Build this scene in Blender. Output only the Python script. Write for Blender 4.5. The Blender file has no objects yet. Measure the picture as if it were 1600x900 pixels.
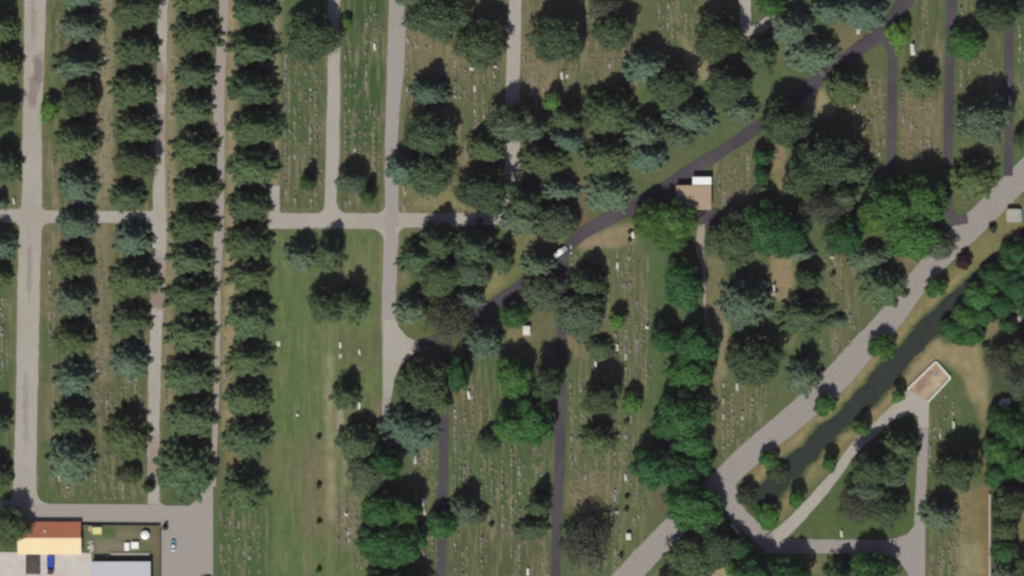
import bpy, bmesh, math, random
import numpy as np
from mathutils import Vector, Matrix
S = 0.25                                   # metres per photo pixel
def W(px, py): return ((px-800)*S, (450-py)*S)
scene = bpy.context.scene
C = scene.collection
# ------------------------------------------------------------------ camera, sky, sun
cam_d = bpy.data.cameras.new("camera"); cam = bpy.data.objects.new("camera", cam_d); C.objects.link(cam)
cam.location = (0, 0, 2500); cam.rotation_euler = (0, 0, 0)
cam_d.sensor_width = 36; cam_d.lens = 36*2500/400; cam_d.clip_start = 10; cam_d.clip_end = 9000
scene.camera = cam
ELEV, AZ = 47, 196
world = bpy.data.worlds.new("World"); scene.world = world; world.use_nodes = True
nt = world.node_tree; bg = nt.nodes['Background']
sky = nt.nodes.new('ShaderNodeTexSky'); sky.sky_type = 'NISHITA'; sky.sun_disc = False
sky.sun_elevation = math.radians(ELEV); sky.sun_rotation = math.radians(AZ)
nt.links.new(sky.outputs[0], bg.inputs[0]); bg.inputs[1].default_value = 0.05
sd = bpy.data.lights.new("sun", 'SUN'); sun = bpy.data.objects.new("sun", sd); C.objects.link(sun)
sd.energy = 4.3; sd.angle = math.radians(0.5); sd.color = (1.0, 0.965, 0.88)
sv = Vector((math.sin(math.radians(AZ))*math.cos(math.radians(ELEV)), math.cos(math.radians(AZ))*math.cos(math.radians(ELEV)), math.sin(math.radians(ELEV))))
sun.rotation_euler = sv.to_track_quat('Z', 'Y').to_euler(); sun.location = (0, 0, 200)
scene.view_settings.view_transform = 'Standard'; scene.view_settings.look = 'None'
scene.view_settings.exposure = 0; scene.view_settings.gamma = 1
scene.render.engine = 'CYCLES'
scene.cycles.filter_width = 2.8
scene.cycles.max_bounces = 6; scene.cycles.transparent_max_bounces = 4

rnd = random.Random(7)
def lin(c):
    return tuple(((v/255)/12.92 if v/255 <= 0.04045 else ((v/255+0.055)/1.055)**2.4) for v in c)
# ------------------------------------------------------------------ materials
def new_mat(name):
    m = bpy.data.materials.new(name); m.use_nodes = True
    return m, m.node_tree, m.node_tree.nodes['Principled BSDF']
def N(t, typ, **kw):
    n = t.nodes.new(typ)
    for k, v in kw.items(): setattr(n, k, v)
    return n
def noise(t, coord, scale, detail=4, rough=0.6):
    n = N(t, 'ShaderNodeTexNoise'); n.inputs['Scale'].default_value = scale
    n.inputs['Detail'].default_value = detail; n.inputs['Roughness'].default_value = rough
    t.links.new(coord, n.inputs['Vector']); return n
def ramp_val(t, fac, a, b, lo=0.3, hi=0.7):
    m = N(t, 'ShaderNodeMapRange'); t.links.new(fac, m.inputs[0])
    m.inputs[1].default_value = lo; m.inputs[2].default_value = hi
    m.inputs[3].default_value = a; m.inputs[4].default_value = b
    return m.outputs[0]
def mulcol(t, col, fac):
    m = N(t, 'ShaderNodeMix', data_type='RGBA', blend_type='MULTIPLY'); m.inputs[0].default_value = 1
    if hasattr(col, 'is_linked') or hasattr(col, 'links'): t.links.new(col, m.inputs[6])
    else: m.inputs[6].default_value = (*col, 1)
    t.links.new(fac, m.inputs[7]); return m.outputs[2]
def mixcol(t, fac, a, b):
    m = N(t, 'ShaderNodeMix', data_type='RGBA'); t.links.new(fac, m.inputs[0])
    for i, c in ((6, a), (7, b)):
        if hasattr(c, 'links'): t.links.new(c, m.inputs[i])
        else: m.inputs[i].default_value = (*c, 1)
    return m.outputs[2]
def surf_mat(name, col, scale=0.5, var=0.12, col2=None, rough=0.85, s2=6.0, bump=0.0, metallic=0):
    """worn surface: colour broken up by two noises, optionally drifting towards col2"""
    m, t, b = new_mat(name)
    g = N(t, 'ShaderNodeNewGeometry').outputs['Position']
    base = (*col,)
    n1 = noise(t, g, scale, 5); n2 = noise(t, g, s2, 3)
    src = mixcol(t, ramp_val(t, n1.outputs['Fac'], 0, 1, .38, .66), col, col2) if col2 else None
    v = N(t, 'ShaderNodeMath', operation='MULTIPLY')
    t.links.new(ramp_val(t, n1.outputs['Fac'], 1-var, 1+var), v.inputs[0])
    t.links.new(ramp_val(t, n2.outputs['Fac'], 1-var, 1+var), v.inputs[1])
    if src is None:
        src = N(t, 'ShaderNodeRGB').outputs[0]; src.default_value = (*col, 1)
    t.links.new(mulcol(t, src, v.outputs[0]), b.inputs['Base Color'])
    b.inputs['Roughness'].default_value = rough; b.inputs['Metallic'].default_value = metallic
    if bump:
        bp = N(t, 'ShaderNodeBump'); bp.inputs['Strength'].default_value = bump; bp.inputs['Distance'].default_value = 0.05
        t.links.new(n2.outputs['Fac'], bp.inputs['Height']); t.links.new(bp.outputs[0], b.inputs['Normal'])
    return m
M = {}
M['pale_road'] = surf_mat('pale_gravel_road', lin((168, 163, 154)), 0.055, .11, lin((150, 144, 134)), s2=1.2)
M['tan_road'] = surf_mat('dusty_road', lin((160, 146, 135)), 0.08, .07, lin((148, 130, 116)), s2=1.2)
M['asphalt'] = surf_mat('asphalt', lin((66, 60, 67)), 0.06, .12, lin((74, 69, 73)), s2=1.5)
M['concrete'] = surf_mat('yard_concrete', lin((196, 192, 186)), 0.3, .06, lin((180, 172, 165)), s2=2)
def patched(m, spots, c):
    """soft brownish patches mixed into the colour, with a place and a shape of their own"""
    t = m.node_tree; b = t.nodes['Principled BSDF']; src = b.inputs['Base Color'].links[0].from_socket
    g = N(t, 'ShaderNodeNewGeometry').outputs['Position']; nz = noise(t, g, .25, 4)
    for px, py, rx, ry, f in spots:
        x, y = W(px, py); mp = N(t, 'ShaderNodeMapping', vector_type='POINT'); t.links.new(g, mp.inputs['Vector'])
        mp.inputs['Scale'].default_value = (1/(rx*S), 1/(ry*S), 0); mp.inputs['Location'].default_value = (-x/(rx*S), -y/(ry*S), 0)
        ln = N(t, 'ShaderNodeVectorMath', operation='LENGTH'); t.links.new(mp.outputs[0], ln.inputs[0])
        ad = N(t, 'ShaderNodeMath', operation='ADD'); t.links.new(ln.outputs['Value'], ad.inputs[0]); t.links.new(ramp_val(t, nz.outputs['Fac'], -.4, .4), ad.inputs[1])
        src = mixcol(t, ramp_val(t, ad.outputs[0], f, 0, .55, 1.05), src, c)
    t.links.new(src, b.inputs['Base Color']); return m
M['white'] = surf_mat('white_paint', (.78, .78, .76), 1, .04, rough=.5)
M['white_stone'] = surf_mat('white_stone', (.62, .61, .57), 1, .12, rough=.7)
M['grey_roof'] = surf_mat('white_grey_membrane', lin((184, 186, 192)), .2, .03, lin((176, 178, 186)), rough=.6)
M['tan_roof'] = surf_mat('tan_roof_sheet', lin((168, 148, 126)), .25, .05, lin((160, 138, 112)), rough=.7)
M['red_roof'] = surf_mat('red_brown_tile', lin((170, 106, 78)), .3, .08, lin((154, 92, 66)), s2=3, rough=.8)
M['cream_roof'] = surf_mat('cream_roof_sheet', lin((228, 210, 172)), .2, .05, lin((222, 198, 154)), rough=.7)
M['wall'] = surf_mat('rendered_wall', (.5, .46, .38), .6, .07)
M['fence'] = surf_mat('dark_fence_sheet', (.07, .07, .09), .6, .1, rough=.5)
M['glass'] = surf_mat('dark_glass', (.02, .025, .03), 1, .02, rough=.12)
M['rubber'] = surf_mat('rubber', (.02, .02, .02), 1, .02)
M['blue'] = surf_mat('blue_paint', (.02, .07, .42), 1, .05, rough=.4)
M['car_white'] = surf_mat('pale_car_paint', (.62, .70, .74), 1, .03, rough=.3)
M['teal'] = surf_mat('teal_paint', (.12, .32, .38), 1, .03, rough=.3)
M['soil'] = surf_mat('dark_soil', (.075, .06, .055), .8, .2, bump=.5)
M['dark_metal'] = surf_mat('dark_metal', (.05, .05, .05), 1, .1, rough=.5)
M['yellow'] = surf_mat('yellow_tarp', (.62, .60, .26), 1, .1)
M['timber'] = surf_mat('pale_timber', (.42, .32, .2), 1, .15)
M['paving'] = surf_mat('terrace_paving', lin((142, 116, 100)), .16, .1, lin((178, 160, 130)), s2=1.5)
M['block'] = surf_mat('pale_block', lin((163, 157, 146)), .5, .1)
M['red_lamp'] = surf_mat('red_lens', (.4, .02, .02), 1, .02, rough=.3)
M['rock'] = surf_mat('rubble', (.5, .47, .43), .8, .2, bump=.4)
M['bark'] = surf_mat('bark', (.10, .075, .055), 2, .25)
def stone_mat():
    m, t, b = new_mat('headstone_granite')
    oi = N(t, 'ShaderNodeObjectInfo'); g = N(t, 'ShaderNodeNewGeometry').outputs['Position']
    n = noise(t, g, .9, 3)
    t.links.new(mulcol(t, oi.outputs['Color'], ramp_val(t, n.outputs['Fac'], .8, 1.15)), b.inputs['Base Color'])
    b.inputs['Roughness'].default_value = .6
    return m
M['stone'] = stone_mat()
def stone_mat2():
    m, t, b = new_mat('small_headstones_granite')
    g = N(t, 'ShaderNodeNewGeometry').outputs['Position']
    n = noise(t, g, .13, 6, .8)
    c = mixcol(t, ramp_val(t, n.outputs['Fac'], 0, 1, .4, .6), lin((108, 102, 82)), lin((146, 137, 118)))
    t.links.new(c, b.inputs['Base Color']); b.inputs['Roughness'].default_value = .7
    return m
M['stones'] = stone_mat2()
def water_mat():
    m, t, b = new_mat('canal_water')
    g = N(t, 'ShaderNodeNewGeometry').outputs['Position']
    n = noise(t, g, .3, 6, .75); n2 = noise(t, g, 2.5, 3)
    t.links.new(mixcol(t, ramp_val(t, n.outputs['Fac'], 0, 1), lin((42, 50, 44)), lin((56, 63, 54))), b.inputs['Base Color'])
    b.inputs['Roughness'].default_value = .25; b.inputs['IOR'].default_value = 1.33
    bp = N(t, 'ShaderNodeBump'); bp.inputs['Strength'].default_value = .15; bp.inputs['Distance'].default_value = .05
    t.links.new(n2.outputs['Fac'], bp.inputs['Height']); t.links.new(bp.outputs[0], b.inputs['Normal'])
    return m
M['water'] = water_mat()
def foliage_mat():
    m, t, b = new_mat('foliage')
    out = t.nodes['Material Output']; t.nodes.remove(b)
    oi = N(t, 'ShaderNodeObjectInfo'); g = N(t, 'ShaderNodeNewGeometry')
    n = noise(t, g.outputs['Position'], .35, 3); n2 = noise(t, g.outputs['Position'], 1.6, 2)
    v = N(t, 'ShaderNodeMath', operation='MULTIPLY')
    t.links.new(ramp_val(t, n.outputs['Fac'], .86, 1.14), v.inputs[0]); t.links.new(ramp_val(t, n2.outputs['Fac'], .82, 1.18), v.inputs[1])
    v2 = N(t, 'ShaderNodeMath', operation='MULTIPLY'); t.links.new(v.outputs[0], v2.inputs[0])
    t.links.new(ramp_val(t, g.outputs['Random Per Island'], .84, 1.16, 0, 1), v2.inputs[1])
    col = mulcol(t, oi.outputs['Color'], v2.outputs[0])
    hs = N(t, 'ShaderNodeHueSaturation'); t.links.new(col, hs.inputs['Color'])
    t.links.new(ramp_val(t, n.outputs['Color'], .485, .515), hs.inputs['Hue'])
    d = N(t, 'ShaderNodeBsdfDiffuse'); tr = N(t, 'ShaderNodeBsdfTranslucent'); mx = N(t, 'ShaderNodeMixShader'); mx.inputs[0].default_value = .28
    t.links.new(hs.outputs[0], d.inputs[0]); t.links.new(hs.outputs[0], tr.inputs[0])
    t.links.new(d.outputs[0], mx.inputs[1]); t.links.new(tr.outputs[0], mx.inputs[2]); t.links.new(mx.outputs[0], out.inputs[0])
    return m
M['foliage'] = foliage_mat()
def ground_mat():
    m, t, b = new_mat('grass_ground')
    at = N(t, 'ShaderNodeAttribute', attribute_name='soil'); st = N(t, 'ShaderNodeAttribute', attribute_name='streak')
    g = N(t, 'ShaderNodeNewGeometry').outputs['Position']
    n1 = noise(t, g, .035, 4); n2 = noise(t, g, .35, 5, .7); n3 = noise(t, g, 2.0, 3)
    mp = N(t, 'ShaderNodeMapping'); t.links.new(g, mp.inputs['Vector']); mp.inputs['Scale'].default_value = (.6, .07, 1)
    n4 = noise(t, mp.outputs[0], 1.0, 4, .65)
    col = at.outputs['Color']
    v = N(t, 'ShaderNodeMath', operation='MULTIPLY')
    t.links.new(ramp_val(t, n2.outputs['Fac'], .80, 1.20), v.inputs[0]); t.links.new(ramp_val(t, n3.outputs['Fac'], .85, 1.15), v.inputs[1])
    col = mulcol(t, col, v.outputs[0])
    f1 = N(t, 'ShaderNodeMath', operation='MULTIPLY'); f1.inputs[1].default_value = .42
    t.links.new(ramp_val(t, n1.outputs['Fac'], 0, 1, .52, .72), f1.inputs[0])
    col = mixcol(t, f1.outputs[0], col, lin((122, 110, 86)))
    f0 = N(t, 'ShaderNodeMath', operation='MULTIPLY'); f0.inputs[1].default_value = .5
    t.links.new(ramp_val(t, n1.outputs['Fac'], 1, 0, .28, .48), f0.inputs[0])
    col = mixcol(t, f0.outputs[0], col, lin((74, 96, 56)))
    f2 = N(t, 'ShaderNodeMath', operation='MULTIPLY')
    t.links.new(ramp_val(t, n4.outputs['Fac'], 0, .85, .50, .66), f2.inputs[0]); t.links.new(st.outputs['Fac'], f2.inputs[1])
    col = mixcol(t, f2.outputs[0], col, lin((134, 124, 100)))
    f3 = N(t, 'ShaderNodeMath', operation='MULTIPLY')
    t.links.new(ramp_val(t, n4.outputs['Fac'], .6, 0, .34, .46), f3.inputs[0]); t.links.new(st.outputs['Fac'], f3.inputs[1])
    col = mixcol(t, f3.outputs[0], col, lin((66, 82, 52)))
    t.links.new(col, b.inputs['Base Color']); b.inputs['Roughness'].default_value = 1; b.inputs['Specular IOR Level'].default_value = .1
    return m
M['ground'] = ground_mat()

# ------------------------------------------------------------------ helpers
def link_mesh(name, verts, faces, mat, parent=None, loc=None, smooth=False):
    me = bpy.data.meshes.new(name); me.from_pydata([tuple(v) for v in verts], [], [tuple(f) for f in faces]); me.update()
    if mat: me.materials.append(mat)
    if smooth: me.polygons.foreach_set('use_smooth', [True]*len(me.polygons))
    o = bpy.data.objects.new(name, me); C.objects.link(o)
    if parent: o.parent = parent
    if loc: o.location = loc
    return o
def link_bm(name, bm, mat, parent=None, loc=None, rz=0):
    bmesh.ops.recalc_face_normals(bm, faces=bm.faces)
    me = bpy.data.meshes.new(name); bm.to_mesh(me); bm.free(); me.materials.append(mat)
    o = bpy.data.objects.new(name, me); C.objects.link(o)
    if parent: o.parent = parent
    if loc: o.location = loc
    o.rotation_euler[2] = rz
    return o
def box(bm, x0, x1, y0, y1, z0, z1, bev=0, taper=1.0):
    cx, cy = (x0+x1)/2, (y0+y1)/2
    vs = [bm.verts.new(((cx+(x-cx)*(taper if z == z1 else 1)), (cy+(y-cy)*(taper if z == z1 else 1)), z)) for z in (z0, z1) for x, y in ((x0, y0), (x1, y0), (x1, y1), (x0, y1))]
    fs = [bm.faces.new([vs[i] for i in f]) for f in ((3, 2, 1, 0), (4, 5, 6, 7), (0, 1, 5, 4), (1, 2, 6, 5), (2, 3, 7, 6), (3, 0, 4, 7))]
    if bev:
        es = list({e for f in fs for e in f.edges})
        bmesh.ops.bevel(bm, geom=es, offset=bev, segments=2, affect='EDGES')
def cyl(bm, x, y, z, r, depth, axis='Z', seg=16, r2=None):
    mat = Matrix.Translation((x, y, z))
    if axis == 'X': mat = mat @ Matrix.Rotation(math.pi/2, 4, 'Y')
    if axis == 'Y': mat = mat @ Matrix.Rotation(math.pi/2, 4, 'X')
    bmesh.ops.create_cone(bm, cap_ends=True, segments=seg, radius1=r, radius2=r if r2 is None else r2, depth=depth, matrix=mat)
def tag(o, label, cat=None, group=None, kind=None):
    if label: o['label'] = label
    if cat: o['category'] = cat
    if group: o['group'] = group
    if kind: o['kind'] = kind
    return o
def thing(name, label, cat, loc=(0, 0, 0), rz=0, group=None):
    o = bpy.data.objects.new(name, None); C.objects.link(o); o.location = loc; o.rotation_euler[2] = rz
    return tag(o, label, cat, group)
def struct(o): o['kind'] = 'structure'; return o

# ------------------------------------------------------------------ ground
CANAL = [(1640, 338), (1600, 375), (1560, 411), (1505, 462), (1466, 500), (1440, 525), (1407, 562), (1372, 600), (1338, 637), (1292, 677), (1255, 715), (1215, 752), (1184, 790)]
STEP = 3.0
gx = np.arange(-90, 1691, STEP); gy = np.arange(-90, 991, STEP)
GX, GY = np.meshgrid(gx, gy)
def seg_dist(X, Y, pts):
    best = np.full(X.shape, 1e9)
    for (ax, ay), (bx, by) in zip(pts[:-1], pts[1:]):
        dx, dy = bx-ax, by-ay; L = dx*dx+dy*dy
        t = np.clip(((X-ax)*dx+(Y-ay)*dy)/L, 0, 1)
        best = np.minimum(best, np.hypot(X-ax-t*dx, Y-ay-t*dy))
    return best
def inpoly(X, Y, pts):
    r = np.zeros(X.shape, bool); j = len(pts)-1
    for i in range(len(pts)):
        xi, yi = pts[i]; xj, yj = pts[j]
        if yi != yj:
            r ^= ((yi > Y) != (yj > Y)) & (X < (xj-xi)*(Y-yi)/(yj-yi)+xi)
        j = i
    return r
def blur(a, px):
    n = max(1, int(px/STEP))
    for _ in range(2):
        for ax in (0, 1):
            p = np.pad(a, [(n, n) if k == ax else (0, 0) for k in (0, 1)], mode='edge')
            c = np.cumsum(p, axis=ax); z = np.zeros_like(np.take(c, [0], axis=ax)); c = np.concatenate([z, c], axis=ax)
            k = 2*n+1
            a = (np.take(c, range(k, c.shape[ax]), axis=ax)-np.take(c, range(0, c.shape[ax]-k), axis=ax))/k
    return a
rs = np.random.RandomState(3)
def fractal(sx, sy, seed):
    r = np.random.RandomState(seed); out = np.zeros(GX.shape)
    amp = 1; tot = 0
    for o in range(4):
        nx, ny = int(1780/sx*2**o)+4, int(1080/sy*2**o)+4
        g = r.rand(ny, nx); u = (GX+90)/sx*2**o; v = (GY+90)/sy*2**o
        i, j = np.floor(u).astype(int), np.floor(v).astype(int); fu, fv = u-i, v-j
        i = np.clip(i, 0, nx-2); j = np.clip(j, 0, ny-2); fu = fu*fu*(3-2*fu); fv = fv*fv*(3-2*fv)
        out += amp*((g[j, i]*(1-fu)+g[j, i+1]*fu)*(1-fv)+(g[j+1, i]*(1-fu)+g[j+1, i+1]*fu)*fv); tot += amp; amp *= .55
    return out/tot
FR = fractal(60, 60, 1); FR2 = fractal(16, 16, 2); FRV = fractal(14, 90, 5)
col = np.zeros(GX.shape+(3,)); col[:] = lin((82, 98, 64))
streak = np.zeros(GX.shape)
def R(x0, y0, x1, y1): return [(x0, y0), (x1, y0), (x1, y1), (x0, y1)]
def paint(pts, c, soft=6, s=1.0, n=0.6):
    m = blur(inpoly(GX, GY, pts).astype(float), soft)
    m = m*s*np.clip(1-n+n*2.2*(FR*.6+FR2*.4-.15), 0, 1)
    m = np.clip(m, 0, 1)[..., None]
    global col
    col = col*(1-m)+np.array(lin(c))*m
def path_paint(pts, w, c, soft=3, s=1.0, n=.4):
    m = blur((seg_dist(GX, GY, pts) < w/2).astype(float), soft)
    m = np.clip(m*s*np.clip(1-n+n*2.2*(FR2-.1), 0, 1), 0, 1)[..., None]
    global col
    col = col*(1-m)+np.array(lin(c))*m
def streaks(pts, s=1.0):
    global streak
    streak = np.maximum(streak, blur(inpoly(GX, GY, pts).astype(float), 4)*s)
# left block between the tree rows
paint(R(66, -90, 440, 790), (90, 96, 66), 5, .9)
paint(R(66, -90, 95, 790), (90, 98, 66), 4, .6)
for (x0, y0, x1, y1, c, s) in [(148, -90, 178, 322, (140, 128, 104), 1), (146, 352, 176, 600, (124, 112, 90), .95), (176, 352, 190, 420, (104, 98, 72), .8),
        (258, -90, 276, 470, (146, 130, 106), .95), (252, 470, 272, 650, (148, 132, 108), .85), (354, -90, 372, 560, (158, 138, 114), .95), (348, 400, 366, 700, (150, 132, 106), .95),
        (352, 680, 375, 740, (128, 112, 84), .9), (76, 255, 92, 320, (134, 118, 96), .8), (66, 355, 92, 500, (112, 104, 80), .8), (68, 600, 92, 690, (124, 112, 88), .8), (140, 600, 180, 700, (104, 98, 74), .8),
        (160, 640, 235, 700, (104, 96, 76), .6), (88, 740, 245, 786, (84, 96, 62), .8), (265, 750, 330, 790, (72, 88, 58), .9), (60, 690, 90, 780, (80, 98, 58), .8)]:
    paint(R(x0, y0, x1, y1), c, 3, s, .45)
paint(R(0, 350, 22, 780), (78, 96, 58), 3, .8, .3)
paint(R(426, -90, 434, 330), (158, 138, 116), 2, .9, .3)
path_paint([(435, -90), (436, 290)], 6, (150, 136, 114), 2, .9)
paint(R(440, 60, 512, 330), (76, 92, 60), 4, .9, .4); paint(R(445, 60, 505, 110), (96, 96, 66), 5, .6)
paint(R(440, 225, 500, 330), (92, 98, 68), 5, .7)
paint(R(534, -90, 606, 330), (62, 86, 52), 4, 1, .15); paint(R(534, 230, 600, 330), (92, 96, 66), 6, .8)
paint(R(545, 40, 600, 70), (92, 94, 66), 5, .6)
paint(R(628, -90, 790, 330), (104, 100, 74), 4, .9); paint([(632, 40), (700, 60), (760, 110), (700, 120), (632, 100)], (124, 112, 86), 6, .9)
paint(R(625, 285, 745, 328), (124, 116, 84), 5, .9); paint([(690, 285), (745, 325), (640, 325)], (140, 130, 98), 6, .7); paint(R(720, 225, 745, 290), (138, 120, 98), 4, .8)
paint(R(716, 100, 760, 200), (92, 96, 68), 6, .6)
paint(R(815, -90, 1000, 190), (104, 100, 74), 4, .9); paint(R(815, 50, 870, 150), (132, 116, 92), 5, .9)
paint(R(900, 180, 922, 380), (112, 97, 80), 3, .9, .3); paint(R(900, 380, 925, 345), (120, 92, 76), 3, .8)
paint(R(1000, -90, 1160, 130), (98, 98, 70), 5, .9); paint([(1060, 50), (1110, 90), (1105, 130), (1075, 110)], (160, 140, 116), 4, .95, .3); paint(R(1150, 45, 1185, 70), (150, 138, 116), 3, .8)
paint([(1000, 300), (1200, 180), (1380, 60), (1430, -20), (1200, -40), (1100, 200), (930, 300), (925, 350)], (88, 96, 66), 6, .8)
paint([(1255, 150), (1290, 140), (1310, 165), (1300, 180), (1258, 182)], (160, 140, 116), 4, 1, .2); paint([(1300, 40), (1350, 30), (1340, 70), (1310, 90)], (128, 112, 86), 4, .9)
paint([(1110, 255), (1180, 215), (1230, 230), (1180, 325), (1110, 325)], (106, 100, 76), 5, .9); paint([(1198, 222), (1228, 225), (1230, 310), (1215, 300)], (142, 122, 98), 4, 1, .3)
paint([(1330, 90), (1385, 70), (1385, 250), (1310, 250)], (100, 98, 68), 4, .9); paint([(1290, 150), (1345, 150), (1350, 215)], (110, 104, 74), 4, .7)
paint(R(1402, -40, 1476, 250), (96, 94, 68), 4, .9); paint(R(1406, 155, 1470, 245), (122, 108, 82), 5, .9); paint(R(1495, -90, 1570, 250), (92, 96, 66), 4, .9)
paint([(1488, 280), (1560, 270), (1495, 345)], (104, 98, 70), 5, .8)
paint([(1290, 380), (1420, 400), (1420, 480), (1300, 560), (1290, 450)], (102, 98, 72), 5, .9); paint(R(1206, 395, 1240, 470), (146, 126, 100), 4, 1, .3); paint([(1405, 395), (1440, 400), (1420, 430)], (134, 112, 90), 3, .9)
paint(R(1104, 400, 1134, 600), (126, 112, 88), 4, .9, .3); paint([(1120, 510), (1138, 500), (1136, 592), (1118, 592)], (146, 132, 106), 4, .9, .2); paint([(1218, 520), (1245, 520), (1240, 545), (1222, 545)], (130, 118, 86), 4, .8)
paint([(1110, 590), (1300, 560), (1300, 590), (1130, 740), (1100, 740)], (92, 98, 66), 6, .8); paint([(1100, 690), (1150, 600), (1200, 600), (1120, 720)], (106, 100, 72), 5, .7)
# lawn with mowing streaks
paint(R(425, 362, 598, 990), (98, 110, 72), 4, .95, .3); paint(R(445, 430, 466, 990), (82, 106, 62), 8, .8, .4); paint(R(470, 690, 528, 850), (114, 106, 82), 10, .8); paint(R(425, 690, 500, 800), (106, 104, 76), 10, .6)
paint(R(530, 520, 600, 570), (104, 98, 70), 8, .7); paint(R(340, 790, 425, 990), (74, 92, 58), 5, .8, .3); paint(R(500, 800, 560, 990), (84, 100, 62), 8, .6)
path_paint([(512, 500), (513, 990)], 3, (138, 134, 96), 2, .75); path_paint([(522, 505), (523, 620)], 3, (126, 122, 88), 2, .6)
path_paint([(514, 560), (516, 690), (518, 810)], 11, (158, 146, 122), 4, .9, .5); path_paint([(530, 660), (542, 755)], 9, (148, 136, 114), 4, .8, .5); path_paint([(530, 640), (530, 690)], 10, (170, 156, 142), 2, 1, .1)
paint(R(525, 770, 562, 860), (116, 108, 88), 6, .8)
paint([(575, 610), (605, 640), (590, 655)], (120, 100, 76), 3, .8); paint([(612, 590), (650, 560), (640, 545), (615, 570)], (112, 98, 72), 3, .9)
paint([(740, 340), (870, 340), (880, 380), (800, 440), (720, 500), (700, 470), (800, 360)], (116, 114, 76), 5, .95, .3); paint([(740, 430), (790, 425), (780, 455), (735, 470)], (140, 128, 92), 4, .8)
paint(R(622, 395, 640, 450), (124, 112, 86), 4, .8); paint([(622, 505), (680, 510), (690, 545), (640, 530)], (102, 100, 66), 4, .9)
paint([(900, 380), (960, 352), (1000, 348), (990, 380), (910, 400)], (150, 128, 106), 5, 1, .25)
paint(R(886, 390, 1010, 990), (92, 98, 68), 5, .9); paint(R(940, 395, 975, 470), (84, 98, 60), 5, .7); paint(R(884, 525, 915, 560), (132, 116, 90), 5, .9, .3); paint(R(884, 750, 960, 800), (126, 110, 84), 6, .9)
paint(R(704, 560, 866, 990), (78, 92, 60), 5, .9); paint(R(700, 600, 760, 680), (112, 100, 76), 6, .9); paint(R(800, 470, 866, 560), (108, 100, 76), 5, .8); paint(R(790, 515, 830, 535), (138, 124, 86), 4, .8)
paint(R(700, 830, 860, 990), (94, 92, 68), 6, .7); paint([(755, 800), (700, 840), (740, 810)], (120, 122, 80), 4, .8)
paint(R(640, 700, 684, 990), (92, 96, 66), 4, .8); paint([(980, 780), (1040, 780), (1040, 830), (970, 900), (965, 800)], (98, 100, 68), 5, .8)
paint([(1020, 770), (1045, 770), (1042, 800), (1025, 800)], (112, 88, 82), 3, .8)
# canal verges
CV = seg_dist(GX, GY, CANAL)+(FR2-.5)*13+(FR-.5)*6+3.2
def cpaint(d0, d1, c, s, soft=3, n=.4, side=None):
    m = ((CV > d0) & (CV < d1)).astype(float)
    if side is not None: m = m*side
    m = blur(m, soft)*s*np.clip(1-n+n*2.2*(FR2-.1), 0, 1); m = np.clip(m, 0, 1)[..., None]
    global col
    col = col*(1-m)+np.array(lin(c))*m
NWS = (GX+GY*1.04 < 1990).astype(float)
cpaint(0, 48, (132, 118, 84), .9, 4, .3, side=(GY > 380)*1.0)
cpaint(20, 34, (158, 136, 108), .75, 3, .5, side=(GY > 380)*1.0)
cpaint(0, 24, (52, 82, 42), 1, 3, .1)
paint([(1430, 555), (1470, 528), (1530, 540), (1545, 600), (1545, 660), (1525, 655), (1505, 590), (1470, 560), (1415, 600)], (152, 134, 104), 5, 1, .25)
paint([(1230, 842), (1435, 640), (1430, 820), (1395, 842)], (80, 94, 56), 4, .95, .3)
paint(R(1448, 630, 1532, 770), (76, 92, 56), 4, .9, .3); paint([(1470, 590), (1500, 580), (1512, 650), (1455, 645)], (92, 96, 62), 4, .8); paint(R(1446, 770, 1495, 990), (84, 94, 60), 4, .9, .3)
paint(R(1492, 755, 1546, 990), (126, 112, 84), 6, 1, .35); paint(R(1500, 850, 1540, 990), (152, 140, 110), 6, .9, .4); paint(R(1536, 765, 1543, 990), (132, 92, 72), 2, .6, .3); paint(R(1534, 640, 1545, 770), (122, 108, 78), 3, .8)
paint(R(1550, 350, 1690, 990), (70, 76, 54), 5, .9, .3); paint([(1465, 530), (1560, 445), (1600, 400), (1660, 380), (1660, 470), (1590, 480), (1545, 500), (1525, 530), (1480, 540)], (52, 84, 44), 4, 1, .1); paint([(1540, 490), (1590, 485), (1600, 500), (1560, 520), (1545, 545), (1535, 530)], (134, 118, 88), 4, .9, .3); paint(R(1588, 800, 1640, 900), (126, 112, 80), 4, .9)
paint([(1555, 330), (1600, 300), (1600, 372), (1560, 400), (1480, 440), (1500, 395)], (124, 116, 80), 4, .9, .4)
paint([(1000, 990), (1050, 860), (1100, 880), (1160, 870), (1130, 990)], (96, 100, 66), 5, .7); paint([(1090, 900), (1125, 876), (1150, 880), (1120, 990), (1060, 990)], (164, 146, 120), 4, 1, .2); paint([(1012, 990), (1020, 900), (1050, 875), (1055, 900)], (136, 124, 88), 4, .9)
paint([(1258, 868), (1300, 866), (1290, 900), (1262, 900)], (120, 112, 84), 4, .9)
paint(R(127, 820, 250, 878), (104, 104, 82), 3, .95, .3); paint(R(140, 835, 245, 868), (122, 116, 98), 5, .7); paint(R(236, 820, 250, 990), (112, 96, 78), 2, .8); paint(R(160, 824, 182, 842), (76, 96, 52), 3, .9); paint(R(184, 826, 214, 842), (128, 116, 98), 4, .8); paint(R(214, 845, 236, 866), (80, 98, 56), 3, .8); paint(R(150, 844, 190, 862), (132, 122, 108), 4, .8)
path_paint([(1070, 405), (1060, 500)], 3, (120, 110, 90), 2, .3)
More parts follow.
